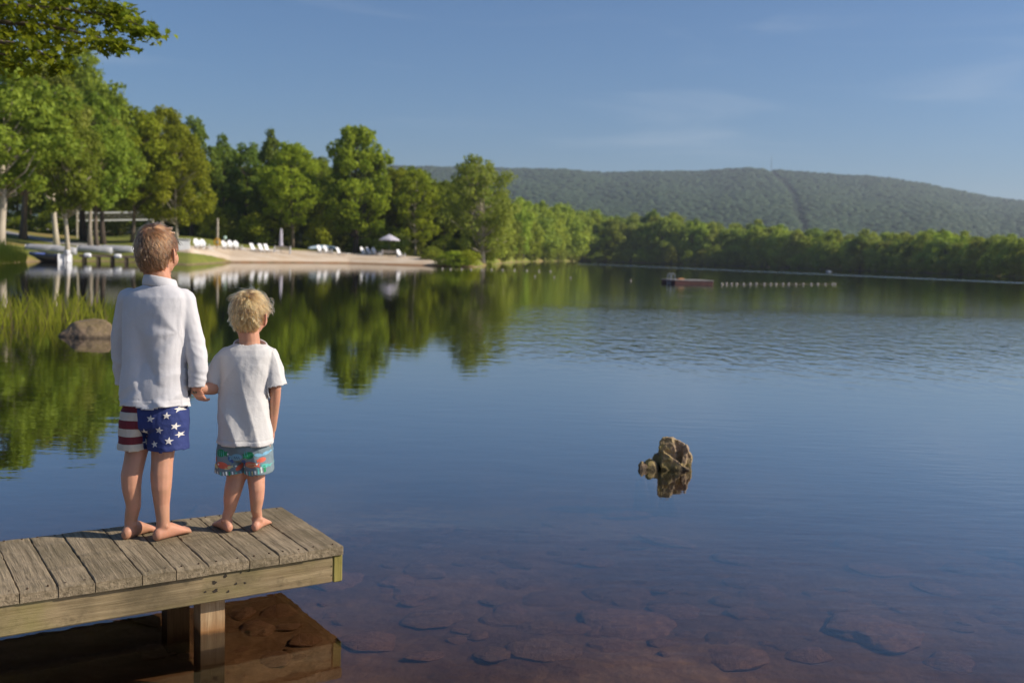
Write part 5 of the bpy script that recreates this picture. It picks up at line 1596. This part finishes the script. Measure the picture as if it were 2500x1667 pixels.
def small_dock():
    a, b = pl(196, -1.2), pl(352, -1.0)
    c = (a + b) / 2; c[2] = .52; d = b - a; Lh = float(np.linalg.norm(d[:2]))
    t = thing('boat_dock', c, math.atan2(d[1], d[0]), 'low dark wooden boat dock along the left bank', 'dock')
    n = int(Lh / .30)
    for k in range(n): mk('plank', box(-Lh / 2 + (k + .5) * Lh / n, 0, .02, Lh / n - .012, 1.2, .04), M_DOCKW, t)
    for y in (-.58, .58): mk('beam', box(0, y, -.07, Lh, .07, .14), M_DOCKW, t)
    for k in range(5):
        for y in (-.5, .5): mk('post', box(-Lh / 2 + .3 + k * (Lh - .6) / 4, y, -.75, .15, .15, 1.36), M_DOCKW, t)
    for k, (px, lab) in enumerate(((222, 'white dock float on the left end of the boat dock'), (295, 'white dock float at the middle of the boat dock'))):
        q = c + d * ((px - 196) / (352 - 196) - .5); 
        f = thing('dock_float', (q[0] + .05, q[1] - .80, .50), math.atan2(d[1], d[0]), lab, 'float', 'white dock floats')
        mk('float_body', lathe([(.10, -.27), (.17, -.24), (.185, -.1), (.185, .1), (.17, .24), (.10, .27)], 12), M_WHITE, f, True).rotation_euler = (0, math.pi / 2, 0)
        mk('strap', tube([(0, 0, .17), (0, .3, .2)], .02, 5), M_DARKM, f)
small_dock()
def volleyball():
    a, b = place(189, 128), place(374, 128)
    zt = 3.1
    t = thing('volleyball_net', a, math.atan2((b - a)[1], (b - a)[0]), 'white-taped volleyball net stretched between posts among the left trees', 'net')
    Ln = float(np.linalg.norm((b - a)[:2])); dz = float(b[2] - a[2])
    for x, z in ((0, 0), (Ln, dz)): mk('post', box(x, 0, z + 1.55, .20, .20, 3.3, .02), M_POLEW, t)
    for z, h in ((2.95, .16), (2.05, .16)):
        V = [(.1, -.04, z - h / 2), (Ln - .1, -.04, z + dz - h / 2), (Ln - .1, -.04, z + dz + h / 2), (.1, -.04, z + h / 2)]
        V += [(x, .04, zz) for x, _, zz in V]
        mk('net_tape', (V, [(0, 1, 2, 3), (7, 6, 5, 4), (0, 4, 5, 1), (1, 5, 6, 2), (2, 6, 7, 3), (3, 7, 4, 0)]), M_NET, t)
    strings = []
    for k in range(1, 46): x = Ln * k / 46; strings.append(tube([(x, 0, 2.05 + dz * k / 46), (x, 0, 2.95 + dz * k / 46)], .008, 3))
    for z in (2.25, 2.45, 2.65, 2.8): strings.append(tube([(.1, 0, z), (Ln - .1, 0, z + dz)], .008, 3))
    tag(mk('netting', join(*strings), M_ROPE, t), kind='stuff')
volleyball()

# ------------------------------------------------------------------ things on the water
def raft():
    a, b = G(1636, 692, 0), G(1731, 694, 0)
    c = (a + b) / 2; d = b - a; Lh = float(np.linalg.norm(d))
    t = thing('swim_raft', (c[0], c[1] + .9, 0), math.atan2(d[1], d[0]), 'flat red-brown swim raft with a white ladder floating on the lake', 'raft')
    mk('float_body', box(0, 0, .02, Lh, 1.9, .36, .03), M_REDW, t)
    for k in range(14): mk('deck_board', box(-Lh / 2 + (k + .5) * Lh / 14, 0, .222, Lh / 14 - .012, 1.98, .04), simple('grey_raft_board', (.30, .27, .26), .85, .2, 4, .2, 20, .01) if k == 0 else bpy.data.materials['grey_raft_board'], t)
    for y in (-.5, -.08): mk('ladder_rail', tube([(-Lh / 2 - .08, y, -.3), (-Lh / 2 - .08, y, .52), (-Lh / 2 + .04, y, .64), (-Lh / 2 + .2, y, .56), (-Lh / 2 + .2, y, .24)], .022, 7), M_ALU, t)
    for z in (.0, .22, .45): mk('ladder_rung', tube([(-Lh / 2 - .08, -.5, z), (-Lh / 2 - .08, -.08, z)], .02, 6), M_ALU, t)
    mk('folded_towel', box(-Lh / 2 + .62, -.5, .285, .42, .3, .08, .03), simple('orange_towel', (.62, .30, .14), .9, .1, 5, 0), t)
raft()
bu = mesh_data('buoy', *lathe([(.02, -.13), (.05, -.125), (.055, -.10), (.11, -.06), (.13, 0), (.11, .06), (.055, .10), (.05, .125), (.02, .13)], 12), True); bu.materials.append(M_BUOY)
def buoy_line(pts, lab, name_lab, size):
    P3 = []
    for i, (px, py) in enumerate(pts):
        p = G(px, py, .05); P3.append(p)
        o = tag(obj('buoy', bu, None), '%s small white buoy from the left in the %s' % (ORD[i + 1], lab), 'buoy', name_lab)
        o.location = (p[0], p[1], .045); o.rotation_euler = (0, math.pi / 2, .3 * math.sin(i)); o.scale = (size, size, size)
    rp = [(p[0], p[1], .015) for p in P3]
    if len(rp) > 4: tag(mk('buoy_rope', tube(rp, .007, 4), M_DOCKW), 'thin dark rope ' + name_lab.replace('buoys', 'joining the buoys'), 'rope')
buoy_line([(1080, 656), (1100, 656.5), (1127, 656.5), (1150, 657), (1176, 657.5), (1200, 658), (1227, 658.5), (1256, 659), (1286, 660), (1316, 661), (1344, 662)], 'line off the beach tip', 'buoys in the line off the beach tip', .62)
buoy_line([(1600 + x / 4.704, 692.5) for x in (765, 818, 875, 933, 1015, 1090, 1160, 1253, 1325, 1387, 1466, 1532, 1614, 1698, 1790, 1866, 1952, 2035, 2065)], 'line right of the swim raft', 'buoys in the line right of the raft', .5)
buoy_line([(1306, 674), (1353, 676), (1393, 677), (1540, 684)], 'loose row between beach line and raft', 'loose buoys left of the raft', .36)
def far_boat():
    p = G(2024, 664, 0)
    t = thing('small_boat', (p[0], p[1], -.05), .4, 'tiny white boat far out above the buoy line', 'boat'); t.scale = (.5, .5, .5)
    h = mk('hull', hull(2.6, .9, .42), M_OFFW, t, True); h.modifiers.new('t', 'SOLIDIFY').thickness = .03
    mk('cover', xf(box(0, 0, 0, .62, 1.2, .28, .1), (0, .2, .48)), M_OFFW, t)
far_boat()
# ------------------------------------------------------------------ jagged rock in the open water
def jagged_rock():
    def hull(pts, deps):
        bm = bmesh.new()
        for px, py in pts:
            for dy in deps: bm.verts.new(rpt(px, py, dy))
        r_ = bmesh.ops.convex_hull(bm, input=bm.verts)
        bmesh.ops.delete(bm, geom=[v for v in bm.verts if not v.link_faces], context='VERTS')
        bm.verts.index_update()
        V = np.array([v.co[:] for v in bm.verts]); F = [[v.index for v in f.verts] for f in bm.faces]
        bm.free(); return V, F
    ps = [hull([(1617, 1066), (1640, 1067), (1650, 1100), (1650, 1152), (1610, 1150), (1608, 1106), (1611, 1075)], (0, .12)),
          hull([(1640, 1067), (1665, 1078), (1678, 1091), (1676, 1130), (1660, 1150), (1640, 1150)], (.035, .15)),
          hull([(1680, 1099), (1689, 1111), (1691, 1124), (1686, 1149), (1665, 1150), (1668, 1112)], (.02, .12)),
          hull([(1597, 1109), (1609, 1106), (1593, 1122), (1603, 1148), (1622, 1148), (1618, 1112)], (.04, .13)),
          hull([(1618, 1100), (1632, 1118), (1655, 1138), (1686, 1148), (1650, 1153), (1612, 1152)], (-.06, .03)),
          hull([(1676, 1086), (1682, 1100), (1672, 1140), (1660, 1150), (1668, 1096)], (-.02, .05)),
          (box(.0, .06, -.22, .20, .20, .46, .05))]
    me = remesh(ps, .006, 2)
    V, N = mesh_np(me)
    d = np.array([.010 * noise.fractal(tuple(v * 16), .8, 2.1, 5) - .009 * abs(noise.noise(tuple(v * 22 + 3))) for v in V])
    me.vertices.foreach_set('co', (V + N * d[:, None]).ravel()); me.name = 'rock'
    tag(obj('rock', me, M_ROCK), 'upright jagged brown rock with mossy top rising from the open water', 'rock', 'rocks in the shallow water').location = RK
jagged_rock()

# ------------------------------------------------------------------ reeds at the left
def reeds():
    rng = np.random.default_rng(21); Vs, Fs, Ts, n = [], [], [], 0
    for k in range(480):
        px = -120 + 395 * rng.random() ** .85; py = rng.uniform(752, 798) - .06 * px * rng.random()
        if px > 215 and rng.random() < .55: continue
        p = G(px, py, 0); p[2] = -.15
        Lb = rng.uniform(.28, .60) * (1 if px < 200 else .85); lean = rng.normal(0, .30); ln2 = rng.normal(0, .2)
        w_ = rng.uniform(.006, .013); a = rng.uniform(-.6, .6); bend = rng.uniform(.0, .5) * np.sign(lean + 1e-6)
        side = np.array([math.cos(a), math.sin(a), 0])
        m_ = rng.random(); col = np.array((.34, .40, .03)) * (1 - m_) + np.array((.60, .60, .08)) * m_
        if rng.random() < .12: col = np.array((.38, .31, .12))
        for s in range(5):
            u = s / 4; ww = w_ * (1 - u ** 2.2) + .0008
            c = p + np.array([lean * Lb * u + bend * .35 * Lb * u ** 3, ln2 * Lb * u, (Lb + .15) * u * (1 - .25 * abs(bend) * u * u)])
            Vs += [c - side * ww, c + side * ww]; Ts += [np.append(col, 1)] * 2
            if s: Fs.append([n + 2 * s - 2, n + 2 * s - 1, n + 2 * s + 1, n + 2 * s])
        n += 10
    me = mesh_data('reeds', np.array(Vs), Fs, True); set_attr_col(me, 'tint', np.array(Ts))
    tag(obj('reeds', me, M_LEAF), 'yellow-green reeds standing in the shallow water at left', 'reeds', kind='stuff')
    # grassy tuft on the bank by the left edge trunk
    Vs, Fs, Ts, n = [], [], [], 0
    for k in range(700):
        px = rng.uniform(-60, 62); d = float(shore_r(math.degrees(az_of(px)))) + rng.uniform(-.4, 3)
        p = place(px, d); p[2] = max(p[2], -.05)
        Lb = rng.uniform(.4, 1.3) * (1.2 - px / 90 if px > 0 else 1.2); lean = rng.normal(0, .25); w_ = rng.uniform(.02, .045)
        m_ = rng.random(); col = np.array((.08, .13, .02)) * (1 - m_) + np.array((.19, .23, .04)) * m_
        for s in range(4):
            u = s / 3; ww = w_ * (1 - u ** 2) + .002
            c = p + np.array([lean * Lb * u, 0, Lb * u])
            Vs += [c - np.array([ww, 0, 0]), c + np.array([ww, 0, 0])]; Ts += [np.append(col, 1)] * 2
            if s: Fs.append([n + 2 * s - 2, n + 2 * s - 1, n + 2 * s + 1, n + 2 * s])
        n += 8
    me = mesh_data('bank_grass', np.array(Vs), Fs, True); set_attr_col(me, 'tint', np.array(Ts))
    tag(obj('bank_grass', me, M_LEAF), 'tall green grass on the bank at the left edge', 'grass', kind='stuff')
reeds()

# ------------------------------------------------------------------ overhanging maple
def maple_leaf():
    out = [(0, -.35), (.16, -.12), (.50, -.30), (.42, -.08), (.72, .10), (.46, .18), (.50, .48), (.22, .36), (0, .85), (-.22, .36), (-.50, .48), (-.46, .18), (-.72, .10), (-.42, -.08), (-.50, -.30), (-.16, -.12)]
    V = [(0, .05, 0)] + [(x, y, .22 * abs(x) - .10 * y * y) for x, y in out] + [(-.012, -.35, 0), (.012, -.35, 0), (.012, -1.0, -.12), (-.012, -1.0, -.12)]
    n = len(out); F = [(0, 1 + k, 1 + (k + 1) % n) for k in range(n)] + [(n + 1, n + 2, n + 3, n + 4)]
    return np.array(V), F
def overhang():
    rng = np.random.default_rng(14)
    base = np.array([-9.4, 9.3, 0]); base[2] = float(hgt(base[0], base[1]))
    t = thing('maple_tree', base, 0, 'maple tree overhanging from beyond the upper left corner with lobed leaves', 'tree')
    LV, LF = maple_leaf()
    cols = [np.array(c) for c in ((.08, .12, .012), (.15, .20, .016), (.26, .30, .02))]
    LM = []
    for i, c in enumerate(cols):
        me = mesh_data('leaf', LV, LF); set_attr_col(me, 'tint', np.tile(np.append(c, 1), (len(LV), 1))); me.materials.append(M_LEAF); LM.append(me)
    def orient():
        tilt = Matrix.Rotation(rng.uniform(0, 6.28), 3, 'Z') @ Matrix.Rotation(rng.normal(-.55, .35), 3, 'X') @ Matrix.Rotation(rng.normal(0, .45), 3, 'Y')
        return tilt
    sprays = [([(-90, 5), (150, 22), (290, 42), (368, 74)], 9.4, 8), ([(-90, 48), (110, 62), (225, 88), (283, 104)], 9.2, 8), ([(-90, 95), (50, 108), (120, 138), (145, 158)], 9.0, 8), ([(-90, -30), (170, -14), (300, 18)], 9.9, 7),
              ([(-90, 75), (60, 78), (190, 112)], 10.1, 7), ([(-90, 20), (60, 35), (180, 60)], 10.6, 7), ([(-90, 120), (20, 135), (70, 165)], 9.7, 7), ([(-60, -10), (200, 5), (330, 52)], 10.3, 7)]
    hid = [([(-300 - 20 * k, -60 - 55 * k), (0, -70 - 60 * k), (230 - 25 * k, -50 - 62 * k)], 8.6 + .5 * (k % 5), 7) for k in range(9)] + [([(-500, 60 + 40 * k), (-260, 70 + 50 * k), (-130, 110 + 60 * k)], 8.8 + .4 * k, 7) for k in range(6)]
    cand, stuff = [], []
    tw = []
    limb_from = base + np.array([0, 0, 3.0])
    for i, (pts, Y, dens) in enumerate(sprays + hid):
        P3 = np.array([W(px, py, Y + .25 * math.sin(q + i)) for q, (px, py) in enumerate(pts)])
        s0 = limb_from + np.array([0, 0, .35 * i * .6])
        path = [s0, (s0 + P3[0]) / 2 + np.array([0, 0, .25])] + list(P3)
        tw.append(tube(path, list(np.linspace(.040, .003, len(path))), 6))
        seg = np.concatenate([[0], np.cumsum(np.linalg.norm(np.diff(P3, axis=0), axis=1))])
        for k in range(int(seg[-1] * 210)):
            u = rng.uniform(0, seg[-1]) if rng.random() < .9 else seg[-1]
            c = np.array([np.interp(u, seg, P3[:, j]) for j in range(3)])
            sp = .24 * (1 - .72 * u / seg[-1])
            q = c + rng.normal(size=3) * np.array([sp, sp, sp * .55]) + np.array([0, 0, -.04])
            (cand if i < len(sprays) else stuff).append((q, rng.uniform(.048, .078)))
    def inpic(q):
        v = q - cC; z = np.dot(v, cF)
        return 1250 + np.dot(v, cR) / z * 2430.6, 833.5 - np.dot(v, cU) / z * 2430.6
    vis = [c for c in cand if inpic(c[0])[0] > 5 and inpic(c[0])[1] > 0]
    vis = sorted(vis, key=lambda c: -inpic(c[0])[0])
    pick = vis[:300]; rest = [c for c in cand if not any(c is p for p in pick)] + stuff
    for q, s in pick:
        o = obj('leaf', LM[rng.integers(0, 3)], None, t)
        o.matrix_local = Matrix.Translation(Vector(q - base)) @ orient().to_4x4() @ Matrix.Scale(s, 4)
    Vs, Fs, Ts, n = [], [], [], 0
    for q, s in rest:
        m = np.array(orient()); Vs.append(LV @ m.T * s + (q - base)); Fs += [[i + n for i in f] for f in LF]; n += len(LV)
        Ts.append(np.tile(np.append(cols[rng.integers(0, 3)], 1), (len(LV), 1)))
    me = mesh_data('foliage', np.vstack(Vs), Fs); set_attr_col(me, 'tint', np.vstack(Ts)); me.materials.append(M_LEAF)
    tag(obj('foliage', me, None, t), kind='stuff')
    mk('trunk', xf(tube([(0, 0, -.3), (.05, 0, 1.5), (-.05, .1, 3.4), (.1, 0, 5.5), (.0, .1, 8)], [.26, .20, .17, .12, .05], 10)), M_BARK, t, True)
    V, F = join(*tw); mk('branches', (V - base, F), M_BARK, t, True)
overhang()
# ------------------------------------------------------------------ haze over the lake
def haze():
    m = bpy.data.materials.new('haze'); m.use_nodes = True
    nt = m.node_tree; nt.nodes.clear()
    out = node(nt, 'ShaderNodeOutputMaterial'); pv = node(nt, 'ShaderNodeVolumePrincipled')
    pv.inputs['Color'].default_value = (.78, .87, 1.0, 1); pv.inputs['Density'].default_value = .00017; pv.inputs['Anisotropy'].default_value = .2
    nt.links.new(pv.outputs[0], out.inputs['Volume'])
    o = mk('haze', box(0, 0, 125, 9400, 9400, 272), m)
    tag(o, 'thin blue summer haze lying over the lake and hill', 'haze', kind='stuff')
haze()
